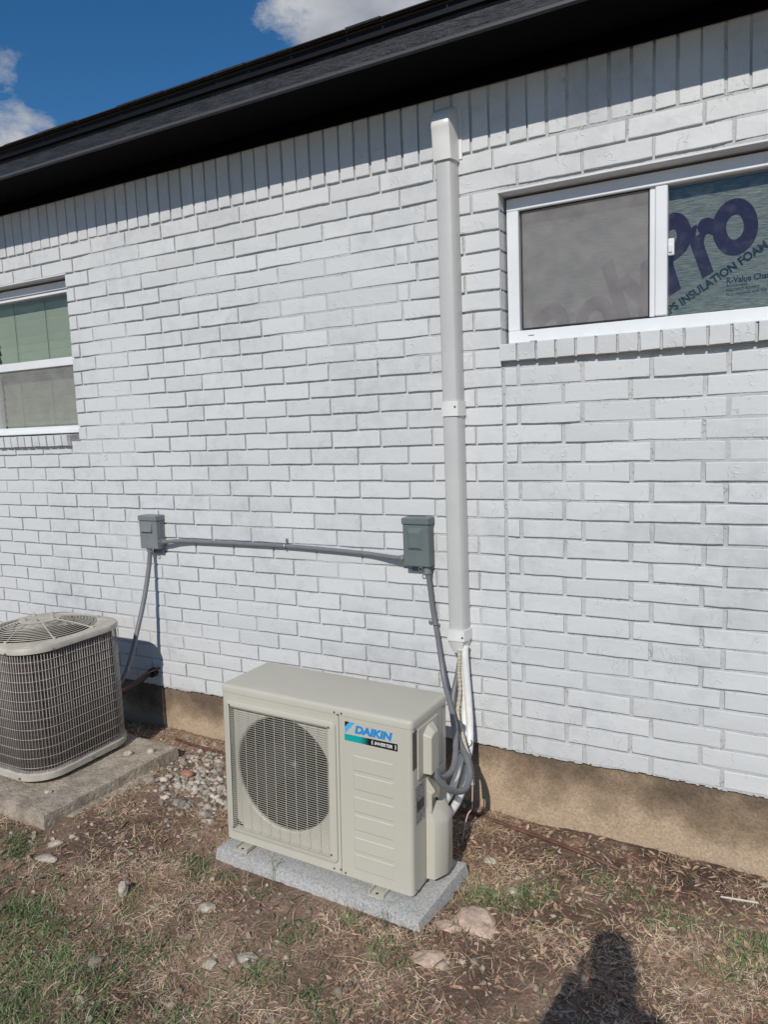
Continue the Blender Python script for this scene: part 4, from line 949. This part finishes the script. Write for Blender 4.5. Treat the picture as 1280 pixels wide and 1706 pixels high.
# ------------------------------------------------------------------ old condenser on its slab
tag(link('concrete_slab', slab_mesh('concrete_slab', [(-2.80, -.985), (-1.728, -1.000), (-1.692, -.250), (-2.78, -.215)], [-.188, -.190, -.192, -.19], -.33, .0, 90, 60, .0022, .003, 4, .0022), M['slab']), 'weathered tan concrete slab with chipped edge under the caged condenser', 'concrete slab')
tag(link('broken_concrete_strip', slab_mesh('broken_concrete_strip', [(-1.83, -.93), (-1.688, -.90), (-1.655, -.42), (-1.80, -.40)], [-.238, -.242, -.246, -.24], -.30, .0, 20, 50, .004, .006, 9, .006), M['slab']), 'crumbled lower strip of concrete sticking out under the big slab', 'concrete strip')
CX, CY = -2.222, -.575; CW = .585; CR = .150
cu = empty('condenser_unit', 'old tan condenser with wire cage sides and round top grille on a concrete slab', 'air conditioner', (CX, CY, -.188))
z0c = -.188
def rr3(w_, r, z, n=8): return [(x, y, z-z0c) for x, y in rrect(w_, w_, r, n)]
# base pan
loft([rr3(CW-.02, CR, -.172), rr3(CW+.006, CR, -.168), rr3(CW+.010, CR+.004, -.140), rr3(CW+.002, CR, -.137), rr3(CW-.03, CR-.01, -.137)]).make('base_pan', M['beige2'], cu, smooth=True)
mb = MB()
for sx in (-1, 1):
    for sy in (-1, 1): mb.cyl((sx*.2, sy*.2, 0), (sx*.2, sy*.2, .02), .03, 10)
mb.make('foot', M['black_plastic'], cu)
loft([rr3(CW-.050, CR-.024, -.140), rr3(CW-.050, CR-.024, .430)], cap0=False, cap1=False).make('coil', M['coil'], cu, smooth=True)
# cap with round opening
nq = 36*2; sqo = []
hole_r = .258
def sq_pts(w_, r, z):
    pts = []
    base = rrect(w_, w_, r, 10)
    for j in range(nq):
        a = 2*PI*j/nq; d = Vector((math.cos(a), math.sin(a))); best = None
        for k in range(len(base)):
            p, q_ = Vector(base[k]), Vector(base[(k+1) % len(base)]); e_ = q_-p; den = d.x*e_.y-d.y*e_.x
            if abs(den) < 1e-9: continue
            t_ = (p.x*e_.y-p.y*e_.x)/den; s_ = (p.x*d.y-p.y*d.x)/den
            if t_ > 0 and -1e-6 <= s_ <= 1+1e-6: best = t_
        pts.append((d.x*best, d.y*best, z-z0c))
    return pts
circ = lambda R, z: [(R*math.cos(2*PI*j/nq), R*math.sin(2*PI*j/nq), z-z0c) for j in range(nq)]
cap = loft([sq_pts(CW-.02, CR, .432), sq_pts(CW+.012, CR+.005, .432), sq_pts(CW+.014, CR+.006, .448), sq_pts(CW+.004, CR, .458), sq_pts(CW-.02, CR-.01, .4625), circ(hole_r+.012, .468), circ(hole_r, .466), circ(hole_r-.008, .452), circ(hole_r-.012, .40)], cap0=False, cap1=False).make('top_cap', M['beige2'], cu, smooth=True)
loft([circ(hole_r-.013, .41), circ(hole_r-.013, .25)], cap0=False, cap1=True).make('fan_well', M['dark'], cu)
mb = MB(); mb.cyl((0, 0, .33-z0c), (0, 0, .41-z0c), .055, 16); mb.make('fan_motor', M['fan'], cu, smooth=True)
for k in range(4):
    mb = MB(); V = []; nr, na = 4, 6; a0 = k*PI/2+.4
    for i in range(nr+1):
        rr_ = .05+.17*i/nr
        for j in range(na+1): u_ = j/na; a = a0+u_*.95; V.append((rr_*math.cos(a), rr_*math.sin(a), .300+.040*u_-z0c))
    mb.add(V, [(i*(na+1)+j, i*(na+1)+j+1, (i+1)*(na+1)+j+1, (i+1)*(na+1)+j) for i in range(nr) for j in range(na)]); mb.make('fan_blade', M['fan'], cu, smooth=True)
dome = lambda r: .470+.046*(1-(r/hole_r)**2)-z0c
def torus(R, r, z, nn=56, n=6):
    return tube_mb([(R*math.cos(2*PI*j/nn), R*math.sin(2*PI*j/nn), z) for j in range(nn+1)], r, n, 1, smoothpath=False)
for i in range(11):
    R = .108+.0145*i; torus(R, .0020, dome(R)).make('grille_ring', M['beige2'], cap, smooth=True)
for k in range(8):
    a = 2*PI*k/8+.25
    tube_mb([(r*math.cos(a+ (r-.1)*.6), r*math.sin(a+(r-.1)*.6), dome(r)+.002) for r in (.095, .14, .19, .24, .272)], .0034, 6, 3).make('grille_spoke', M['beige2'], cap, smooth=True)
    c_, s_ = math.cos(a+.172*.6), math.sin(a+.172*.6)
    mb = MB(); mb.cyl((.275*c_, .275*s_, .466-z0c), (.275*c_, .275*s_, .476-z0c), .007, 8); mb.make('spoke_bolt', M['beige2'], cap)
loft([circ(.098, .509), circ(.100, .5125), circ(.094, .515), circ(.05, .5155)], cap0=True, cap1=True).make('grille_hub', M['beige2'], cap, smooth=True)
for a in (.3, 1.6, 2.9, 4.3, 5.4):
    mb = MB(); x, y = .07*math.cos(a), .07*math.sin(a); mb.cyl((x, y, .5155-z0c), (x, y, .520-z0c), .010, 10); mb.cyl((x, y, .520-z0c), (x, y, .529-z0c), .006, 6); mb.make('hub_bolt', M['beige2'], cap)
# wire guard
path = rrect(CW-.006, CW-.006, CR, 10); per = [Vector(p) for p in path]; cum = [0]
for i in range(len(per)): cum.append(cum[-1]+(per[(i+1) % len(per)]-per[i]).length)
tot = cum[-1]; nw = 146
mb = MB(); mb.cyl((0, 0, 0), (0, 0, .560), .0014, 5); gm = fast_mesh('guard_wire', mb.v, mb.f, True); gm.materials.append(M['guard'])
guard = loft([rr3(CW-.004, CR, -.140), rr3(CW+.001, CR, -.140), rr3(CW+.001, CR, -.132), rr3(CW-.004, CR, -.132)]).make('wire_guard', M['guard'], cu)
for k in range(nw):
    s_ = tot*k/nw; i = max(j for j in range(len(per)) if cum[j] <= s_+1e-9); t_ = (s_-cum[i])/(cum[i+1]-cum[i]) if cum[i+1] > cum[i] else 0
    p = per[i].lerp(per[(i+1) % len(per)], t_); link('guard_wire', gm, None, guard, (p.x, p.y, -.135-z0c), (random.uniform(-.003, .003), random.uniform(-.003, .003), 0))
for i in range(12):
    z = -.108+.0455*i-z0c
    tube_mb([(p.x*1.004, p.y*1.004, z) for p in per]+[(per[0].x*1.004, per[0].y*1.004, z)], .0010, 5, 1, smoothpath=False).make('guard_hoop', M['guard'], guard, smooth=True)
mb = MB(); mb.cyl((0, 0, 0), (0, -.004, 0), .005, 8); s2 = fast_mesh('screw', mb.v, mb.f); s2.materials.append(M['screw'])
for x, z in ((.15, .437), (.16, -.155), (-.15, .437), (-.16, -.155)): link('screw', s2, None, cu, (x, -CW/2-.006, z-z0c))
for y, z in ((-.16, .437), (.16, .437), (.0, -.155)): link('screw', s2, None, cu, (CW/2+.006, y, z-z0c), (0, 0, PI/2))
# service lines between wall and condenser
so_ = (-2.04, -.1, .06)
sv = empty('suction_line', 'black insulated suction line passing from the wall into the caged condenser', 'refrigerant line', so_)
tube('insulated_line', rel([(-2.08, .02, .075), (-2.08, -.04, .072), (-2.075, -.10, .060), (-2.07, -.18, .045), (-2.07, -.27, .04)], so_), .016, M['black_plastic'], sv, n=10)
tube('copper_line', rel([(-2.04, .02, .095), (-2.035, -.05, .100), (-2.04, -.12, .095), (-2.055, -.20, .06), (-2.06, -.27, .05)], so_), .006, M['copper'], sv, n=8)
mb = MB(); mb.cyl((-.035, .105, .012), (-.035, .070, .012), .026, 12); mb.make('wall_sleeve', M['black_plastic'], sv)
# brown pipe along the wall
po = (-.9, -.1, -.28)
bp_ = empty('ground_pipe', 'thin rusty brown pipe lying on the dirt along the foundation', 'pipe', po)
P = []
for x in np.linspace(-1.84, .50, 18): P.append((float(x), -.112+.035*math.exp(-((x+.1)/.3)**2)-.03*sstep(0, .4, x)+random.uniform(-.003, .003), float(ground_z(x, -.11))+.011+(0 if x < .33 else -.03*(x-.33)/.17)))
tube('pipe_run', rel(P, po), .0078, M['copper'], bp_, n=9)
mb = MB(); p_ = Vector(P[12])-Vector(po); q_ = Vector(P[13])-Vector(po); mb.cyl(p_, p_+(q_-p_)*.25, .0105, 8); mb.make('pipe_joint', M['copper'], bp_)

# ------------------------------------------------------------------ stones and loose pieces
def rock(name, size, loc, mt, seed, sub=3, rough=.35, rot=0.):
    import bmesh
    b = bmesh.new(); bmesh.ops.create_icosphere(b, subdivisions=sub, radius=1.0)
    for v in b.verts:
        n_ = noise.noise(v.co*1.3+Vector((seed*7.1, 0, 0)))+.5*noise.noise(v.co*3.1+Vector((0, seed*3.3, 0)))+.25*noise.noise(v.co*7+Vector((0, 0, seed)))
        v.co *= 1+rough*n_
        v.co = Vector((v.co.x*size[0], v.co.y*size[1], v.co.z*size[2]))
    me = bpy.data.meshes.new(name); b.to_mesh(me); b.free()
    me.polygons.foreach_set('use_smooth', [sub > 3]*len(me.polygons))
    return link(name, me, mt, None, loc, (0, 0, rot))
M['lime'] = mat('pinkish_limestone', (.60, .445, .35), .92, var=.2, vscale=22, vdetail=9, bump=.006, bscale=45, bdetail=10)
M['stone'] = mat('pale_grey_stone', (.47, .415, .34), .9, var=.22, vscale=26, bump=.004, bscale=60)
M['gravel'] = mat('grey_gravel', (.40, .355, .30), .9, var=.2, vscale=40, island=.5, bump=.002, bscale=120)
M['clay'] = mat('terracotta', (.36, .17, .115), .9, var=.2, vscale=30, bump=.002, bscale=80)
gz = lambda x, y: float(ground_z(x, y))
def put(o, label, cat, group=None): tag(o, label, cat, group); return o
put(rock('limestone_rock', (.115, .075, .030), (.115, -.70, gz(.115, -.70)-.012), M['lime'], 1.3, 4, .30, -.5), 'broad pinkish limestone rock bedded in dirt right of the pad corner', 'rock', 'pinkish limestone rocks by the pad')
put(rock('limestone_rock', (.055, .034, .016), (.032, -.765, gz(.03, -.765)-.007), M['lime'], 2.3, 3, .3, .3), 'flat limestone piece touching the left side of the broad pinkish rock', 'rock', 'pinkish limestone rocks by the pad')
put(rock('limestone_rock', (.060, .042, .022), (.045, -.925, gz(.045, -.925)-.009), M['lime'], 3.7, 4, .32, .4), 'smaller pale limestone rock in front of the pad corner', 'rock', 'pinkish limestone rocks by the pad')
put(rock('stone', (.020, .018, .036), (-1.125, -1.125, gz(-1.125, -1.125)+.020), M['stone'], 4.1, 3, .3), 'pale stone standing on end in the dry grass', 'stone', 'loose pale stones on the dirt and slab')
put(rock('stone', (.046, .024, .010), (-1.535, -1.140, gz(-1.535, -1.14)+.004), M['stone'], 5.2, 3, .3, .2), 'flat pale stone lying in dirt below the slab corner', 'stone', 'loose pale stones on the dirt and slab')
put(rock('stone', (.032, .026, .014), (-.785, -1.055, gz(-.785, -1.055)+.003), M['stone'], 6.2, 2, .35, .7), 'angular pale stone in grass left of the pad front', 'stone', 'loose pale stones on the dirt and slab')
put(rock('stone', (.036, .022, .012), (-.48, -1.20, gz(-.48, -1.2)+.004), M['stone'], 7.7, 2, .3, .3), 'pale flat stone in the straw straight in front of the pad', 'stone', 'loose pale stones on the dirt and slab')
put(rock('stone', (.024, .022, .014), (-.58, -1.265, gz(-.58, -1.265)+.003), M['stone'], 8.8, 2, .35, .9), 'small grey stone near the bottom edge left of the flat stone', 'stone', 'loose pale stones on the dirt and slab')
put(rock('stone', (.030, .018, .014), (-1.60, -1.05, gz(-1.6, -1.05)+.004), M['stone'], 9.8, 2, .3, .9), 'small pale stone beside the front corner of the big slab', 'stone', 'loose pale stones on the dirt and slab')
put(rock('stone', (.022, .016, .015), (-1.85, -.43, -.183), M['stone'], 10.8, 2, .3, .9), 'white grey stone on the slab near the cage, nearer one', 'stone', 'loose pale stones on the dirt and slab')
put(rock('stone', (.020, .014, .014), (-1.765, -.36, -.184), M['stone'], 11.8, 2, .3, .4), 'white grey stone on the slab close to its right edge', 'stone', 'loose pale stones on the dirt and slab')
put(rock('stone', (.018, .014, .011), (-1.88, -.865, -.184), M['stone'], 12.8, 2, .3, .1), 'small white stone on the slab in front of the cage', 'stone', 'loose pale stones on the dirt and slab')
put(rock('stone', (.022, .018, .012), (.165, -.47, gz(.165, -.47)+.004), M['stone'], 14.8, 2, .3, .1), 'round pale stone in the green grass right of the pad', 'stone', 'loose pale stones on the dirt and slab')
put(rock('stone', (.030, .018, .014), (.03, -.33, gz(.03, -.33)+.004), M['stone'], 15.8, 2, .3, .1), 'pale stone behind the pad right corner in shade edge', 'stone', 'loose pale stones on the dirt and slab')
put(rock('clay_fragment', (.038, .024, .020), (-1.505, -.385, gz(-1.505, -.385)+.012), M['clay'], 13.1, 2, .12, .2), 'broken piece of red clay brick on the grey gravel', 'brick fragment')
mb = MB(); mb.cyl((-.06, 0, 0), (.06, .012, .004), .0035, 6); o = mb.make('stick', mat('white_stick', (.62, .58, .5), .6), None, loc=(.905, -.19, gz(.905, -.19)+.010)); put(o, 'short white stick lying on dark soil near the foundation', 'stick')

def scatter_rocks(name, pts, sizes, mt, seed):
    r = np.random.default_rng(seed)
    base = np.array([(-1, -1, -.8), (1, -1, -.6), (1, 1, -.8), (-1, 1, -.7), (-.8, -.7, .6), (.7, -.8, .8), (.9, .6, .5), (-.6, .8, .9), (0, 0, 1.15)])
    f = np.array([(0, 1, 5), (0, 5, 4), (1, 2, 6), (1, 6, 5), (2, 3, 7), (2, 7, 6), (3, 0, 4), (3, 4, 7), (4, 5, 8), (5, 6, 8), (6, 7, 8), (7, 4, 8)])
    Vs_, Fs_ = [], []
    for i, (p, s_) in enumerate(zip(pts, sizes)):
        v = (base+r.normal(0, .34, base.shape))*np.array((s_*r.uniform(.7, 1.3), s_*r.uniform(.6, 1.1), s_*r.uniform(.45, .8)))
        a = r.uniform(0, 6.28); c_, s2_ = math.cos(a), math.sin(a)
        v = np.stack([v[:, 0]*c_-v[:, 1]*s2_, v[:, 0]*s2_+v[:, 1]*c_, v[:, 2]], 1)+np.array(p); Vs_.append(v); Fs_.append(f+len(base)*i)
    o = link(name, fast_mesh(name, np.concatenate(Vs_), np.concatenate(Fs_)), mt); return o
# areas kept clear
def clear(x, y):
    pad_ = (x > -.97) & (x < -.02) & (y > -.855) & (y < -.40)
    slab_ = (x > -2.84) & (x < -1.685) & (y > -1.01) & (y < -.20)
    return ~(pad_ | slab_) & (y < .0)
n_ = 560; a = rng.normal(0, 1, (n_, 2)); gxp = -1.42+a[:, 0]*.17; gyp = -.36+a[:, 1]*.13+(gxp+1.42)*-.35
ok = clear(gxp, gyp) & (gyp < -.03) & (gxp < -.99); gxp, gyp = gxp[ok], gyp[ok]
sz = np.clip(rng.gamma(2.6, .0036, len(gxp)), .003, .020); tag(scatter_rocks('gravel', np.stack([gxp, gyp, ground_z(gxp, gyp)+sz*.12], 1), sz, M['gravel'], 3), 'loose grey gravel between the slab and the beige unit', 'gravel', kind='stuff')
n_ = 2600; gxp = rng.uniform(-2.2, 1.6, n_); gyp = rng.uniform(-2.0, -.02, n_); ok = clear(gxp, gyp); gxp, gyp = gxp[ok], gyp[ok]
sz = rng.gamma(2.0, .0017, len(gxp))+.0015; tag(scatter_rocks('pebbles', np.stack([gxp, gyp, ground_z(gxp, gyp)+sz*.3], 1), sz, mat('tan_pebbles', (.36, .30, .235), .9, island=.4), 5), 'small tan pebbles and dirt clods scattered over the yard', 'pebbles', kind='stuff')

# blades: green grass, dead straw, leaves
def patchmask(x, y, blobs):
    m_ = np.zeros_like(x)
    for bx, by, br, s_ in blobs: m_ = np.maximum(m_, s_*np.exp(-(((x-bx)/br)**2+((y-by)/(br*.8))**2)))
    return m_
def nfield(x, y, f, seed):
    r = np.random.default_rng(seed); z = np.zeros_like(x)
    for i in range(9):
        a_ = r.uniform(0, 6.28); k_ = f*r.uniform(.5, 1.8); z += np.sin(k_*(x*math.cos(a_)+y*math.sin(a_))+r.uniform(0, 6.28))
    return z/4.2
def blades(name, x, y, length, width, lift, mt, seed, curl=.5, z0=0., bend=None):
    """each blade: 3 segments, 4 tapering cross rows -> strip"""
    r = np.random.default_rng(seed); n = len(x); az = r.uniform(0, 2*PI, n); L_ = length; el = lift
    d = np.stack([np.cos(az)*np.cos(el), np.sin(az)*np.cos(el), np.sin(el)], 1); side = np.stack([-np.sin(az), np.cos(az), r.normal(0, .25, n)], 1)
    sidecurve = r.normal(0, curl, n)
    base = np.stack([x, y, ground_z(x, y)+z0], 1); rows = []
    for k, (t_, w_) in enumerate(((0, 1.), (.38, .9), (.72, .62), (1., .08))):
        droop = -(t_**2)*(bend if bend is not None else 0.35)*L_*np.maximum(np.sin(el), .15)
        p = base+d*(L_*t_)[:, None]+side*(sidecurve*L_*t_*t_*.4)[:, None]; p[:, 2] += droop
        rows += [p-side*(width*w_*.5)[:, None], p+side*(width*w_*.5)[:, None]]
    V = np.stack(rows, 1).reshape(-1, 3); i0 = np.arange(n)*8
    F = np.concatenate([np.stack([i0+2*k, i0+2*k+1, i0+2*k+3, i0+2*k+2], 1) for k in range(3)])
    o = link(name, fast_mesh(name, V, F), mt); return o
M['grass'] = mat('green_grass_blades', (.16, .24, .080), .6, island=.55, col2=(.085, .135, .05), vscale=9, coord='World')
M['grass2'] = mat('yellowing_grass_blades', (.34, .33, .17), .65, island=.45, coord='World', col2=(.21, .225, .11), vscale=12)
M['straw'] = mat('dead_straw', (.70, .54, .375), .75, island=.66, coord='World', col2=(.38, .235, .155), vscale=7, c2pos=(.38, .6))
M['leaf'] = mat('dead_leaves', (.26, .115, .07), .75, island=.6, coord='World', col2=(.40, .30, .20), vscale=60)
G = [(-.993, -1.672, .16, 1), (-1.129, -1.49, .13, 1), (-1.329, -1.391, .11, 1), (-.981, -1.535, .14, 1), (-.877, -1.485, .10, .8), (-1.745, -1.122, .075, 1), (-1.69, -1.17, .06, .9), (-.909, -1.386, .09, .8), (-.803, -1.305, .09, .7),
     (-1.057, -1.119, .09, .45), (-1.00, -.862, .055, .9), (-.96, -.90, .06, .7), (-.847, -.875, .05, .6), (-.437, -1.037, .07, .5), (-.378, -1.246, .08, .45), (-.089, -.985, .06, .75), (.10, -.56, .075, 1), (.19, -.50, .06, .9), (.23, -.40, .06, .6),
     (.43, -.26, .07, .6), (.55, -.30, .06, .5), (.685, -.40, .08, .55), (.934, -.536, .09, .9), (1.0, -.42, .09, .9), (.267, -.462, .06, .5), (-.161, -1.27, .08, .5), (-.532, -1.449, .1, .5), (-.28, -.90, .045, .55), (-.66, -.90, .05, .55), (-1.3, -1.6, .3, .8), (-.7, -1.9, .5, .7), (.6, -1.9, .5, .5), (1.5, -1.0, .3, .7), (.85, -.62, .06, .5)]
def area_ok(x, y): return clear(x, y)
# green
n_ = 330000; x = rng.uniform(-3.2, 2.0, n_); y = rng.uniform(-2.2, -.02, n_)
pm = patchmask(x, y, G)*(.75+.5*nfield(x, y, 22, 5)) + .02
keep = (rng.uniform(0, 1, n_) < np.clip(pm, 0, 1)*.80) & area_ok(x, y); x, y = x[keep], y[keep]; n_ = len(x)
# blades come in small tufts
tx = x+rng.normal(0, .006, n_); ty = y+rng.normal(0, .006, n_); k_ = area_ok(tx, ty); tx, ty = tx[k_], ty[k_]; n_ = len(tx); h = n_*62//100
tag(blades('grass', tx[:h], ty[:h], rng.uniform(.018, .072, h), rng.uniform(.0022, .0042, h), rng.uniform(.15, 1.2, h), M['grass'], 1, .6), 'patchy short green grass growing through the dirt', 'grass', kind='stuff')
tag(blades('yellow_grass', tx[h:], ty[h:], rng.uniform(.016, .058, n_-h), rng.uniform(.0020, .0036, n_-h), rng.uniform(.1, 1.1, n_-h), M['grass2'], 2, .6), 'yellowing grass blades mixed into the green patches', 'grass', kind='stuff')
# straw
n_ = 235000; x = rng.uniform(-3.2, 2.0, n_); y = rng.uniform(-2.2, -.015, n_)
nf = nfield(x, y, 9, 8); dens = np.clip(.50+.55*nf, .05, 1)
grav = np.exp(-(((x+1.42)/.22)**2+((y+.36)/.16)**2)); dens *= 1-.45*grav
bare = patchmask(x, y, [(.25, -.85, .16, 1), (.35, -1.0, .2, .8), (-.62, -1.0, .06, .7), (-1.25, -1.22, .10, .7), (.75, -.22, .22, .9), (.35, -.16, .12, .6), (-1.15, -.80, .12, .6)]); dens *= 1-.8*bare
keep = (rng.uniform(0, 1, n_) < dens) & area_ok(x, y); x, y = x[keep], y[keep]; n_ = len(x)
tag(blades('straw', x, y, rng.gamma(2.6, .0105, n_)+.007, rng.uniform(.0008, .0023, n_), np.abs(rng.normal(0, .28, n_)), M['straw'], 3, 1.3, z0=.0015), 'dead straw and dry grass stems strewn over the dirt', 'straw', kind='stuff')
# leaves
n_ = 13000; x = rng.uniform(-2.6, 1.8, n_); y = rng.uniform(-2.1, -.02, n_)
keep = (rng.uniform(0, 1, n_) < np.clip(.30+.5*(x > -.2)+.25*nfield(x, y, 7, 4), 0, 1)) & area_ok(x, y); x, y = x[keep], y[keep]; n_ = len(x)
def leaves(name, x, y, mt, seed):
    r = np.random.default_rng(seed); n = len(x); az = r.uniform(0, 2*PI, n); L_ = r.uniform(.010, .044, n); W_ = L_*r.uniform(.22, .40, n); tl = r.normal(0, .30, n)
    prof = [(-.5, 0), (-.25, .8), (.1, 1.), (.5, 0), (.1, -1.), (-.25, -.8)]; c_, s_ = np.cos(az), np.sin(az); rows = []
    for u_, v_ in prof:
        a_ = u_*L_; b_ = v_*W_*.5; zz = abs(v_)*W_*r.uniform(.1, .5, n)+u_*L_*np.sin(tl)
        rows.append(np.stack([x+a_*c_-b_*s_, y+a_*s_+b_*c_, ground_z(x, y)+.004+np.maximum(zz, -.002)], 1))
    V = np.stack(rows, 1).reshape(-1, 3); i0 = np.arange(n)*6
    F = np.concatenate([np.stack([i0, i0+1, i0+2, i0+3], 1), np.stack([i0, i0+3, i0+4, i0+5], 1)]); return link(name, fast_mesh(name, V, F), mt)
tag(leaves('fallen_leaves', x, y, M['leaf'], 6), 'small brown fallen leaves littering the dirt', 'leaves', kind='stuff')
# two seed-head weeds leaning against the pad front
def weed(x, y, h_, label, seed):
    r = random.Random(seed); z = gz(x, y); e = empty('weed', label, 'weed', (x, y, z), 'weeds against the pad front')
    tube('stem', [(0, 0, -.005), (.004, .006, h_*.5), (.0, .010, h_)], .0012, M['grass2'], e, n=5)
    mb = MB()
    for i in range(13):
        a = r.uniform(0, 2*PI); t_ = r.uniform(.45, 1.0) if i < 9 else r.uniform(0, .2); L_ = h_*r.uniform(.25, .5); zz = h_*t_; dx, dy = math.cos(a)*L_, math.sin(a)*L_*.6
        w_ = .0016; mb.add([(-w_, .006, zz), (w_, .006, zz), (dx*.6+w_*.7, .006+dy*.6, zz+L_*.30), (dx*.6-w_*.7, .006+dy*.6, zz+L_*.30), (dx, .006+dy, zz+L_*.12)], [(0, 1, 2, 3), (3, 2, 4)])
    mb.make('leaf_blades', M['grass'], e)
weed(-.655, -.835, .095, 'thin green weed rising against the front of the pad', 3)
weed(-.150, -.895, .070, 'short weed sprig near the pad front right corner', 5)

# ------------------------------------------------------------------ the photographer, standing just behind the camera (casts the shadow on the dirt)
pr_ = empty('person', 'person in dark clothes standing behind the camera holding up a phone', 'person', (1.028, -3.030, -.285))
def skinned(name, V, E, R, mt, parent, root=0, sub=2):
    me = bpy.data.meshes.new(name); me.from_pydata([Vector(v) for v in V], E, []); me.update()
    o = link(name, me, mt, parent)
    md = o.modifiers.new('skin', 'SKIN'); md.use_smooth_shade = True
    for i, sv_ in enumerate(me.skin_vertices[0].data): sv_.radius = R[i] if isinstance(R[i], tuple) else (R[i], R[i]); sv_.use_root = i == root
    o.modifiers.new('sub', 'SUBSURF').levels = sub; o.modifiers['sub'].render_levels = sub; return o
# local coords: x right, y forward (to the wall), z up from the ground
V = [(0, 0, .95), (0, 0, 1.12), (0, .0, 1.30), (0, 0, 1.47), (0, .01, 1.57), (0, .025, 1.67), (0, .03, 1.76), (0, .02, 1.83),
     (.10, 0, .90), (.11, .02, .50), (.12, 0, .09), (.13, .10, .03), (-.10, 0, .90), (-.12, .02, .50), (-.13, 0, .09), (-.14, .10, .03),
     (.17, .0, 1.53), (.235, .05, 1.30), (.06, .12, 1.47), (-.015, .135, 1.585), (-.15, 0, 1.50), (-.215, .04, 1.28), (-.155, .12, 1.47), (-.125, .135, 1.585)]
E_ = [(0, 1), (1, 2), (2, 3), (3, 4), (4, 5), (5, 6), (6, 7), (0, 8), (8, 9), (9, 10), (10, 11), (0, 12), (12, 13), (13, 14), (14, 15), (3, 16), (16, 17), (17, 18), (18, 19), (3, 20), (20, 21), (21, 22), (22, 23)]
Rr = [(.15, .11), (.14, .10), (.155, .11), (.13, .10), .080, .070, .082, .056, .085, .058, .042, .035, .085, .058, .042, .035, .082, .058, .042, .030, .066, .052, .042, .030]
skinned('body', V, E_, Rr, M['cloth'], pr_)
for sx, hx in ((1, -.020), (-1, -.120)):
    for k in range(4):
        b0 = (hx, .136, 1.590+.014*k); skinned('finger', [b0, (hx-sx*.014, .122, 1.600+.015*k), (hx-sx*.024, .124, 1.606+.015*k)], [(0, 1), (1, 2)], [.009, .008, .006], M['skin'], pr_, sub=1)
    skinned('thumb', [(hx, .130, 1.585), (hx-sx*.014, .112, 1.61), (hx-sx*.020, .114, 1.632)], [(0, 1), (1, 2)], [.010, .009, .007], M['skin'], pr_, sub=1)
ph_ = MB().bbox(-.038, .038, -.0045, .0045, -.078, .078, .003).make('phone', M['black_plastic'], None, loc=(.993, -2.884, 1.352), rot=(-pitch*0+.12, 0, .4987)); tag(ph_, 'black phone held upright behind the lens by the person', 'phone')
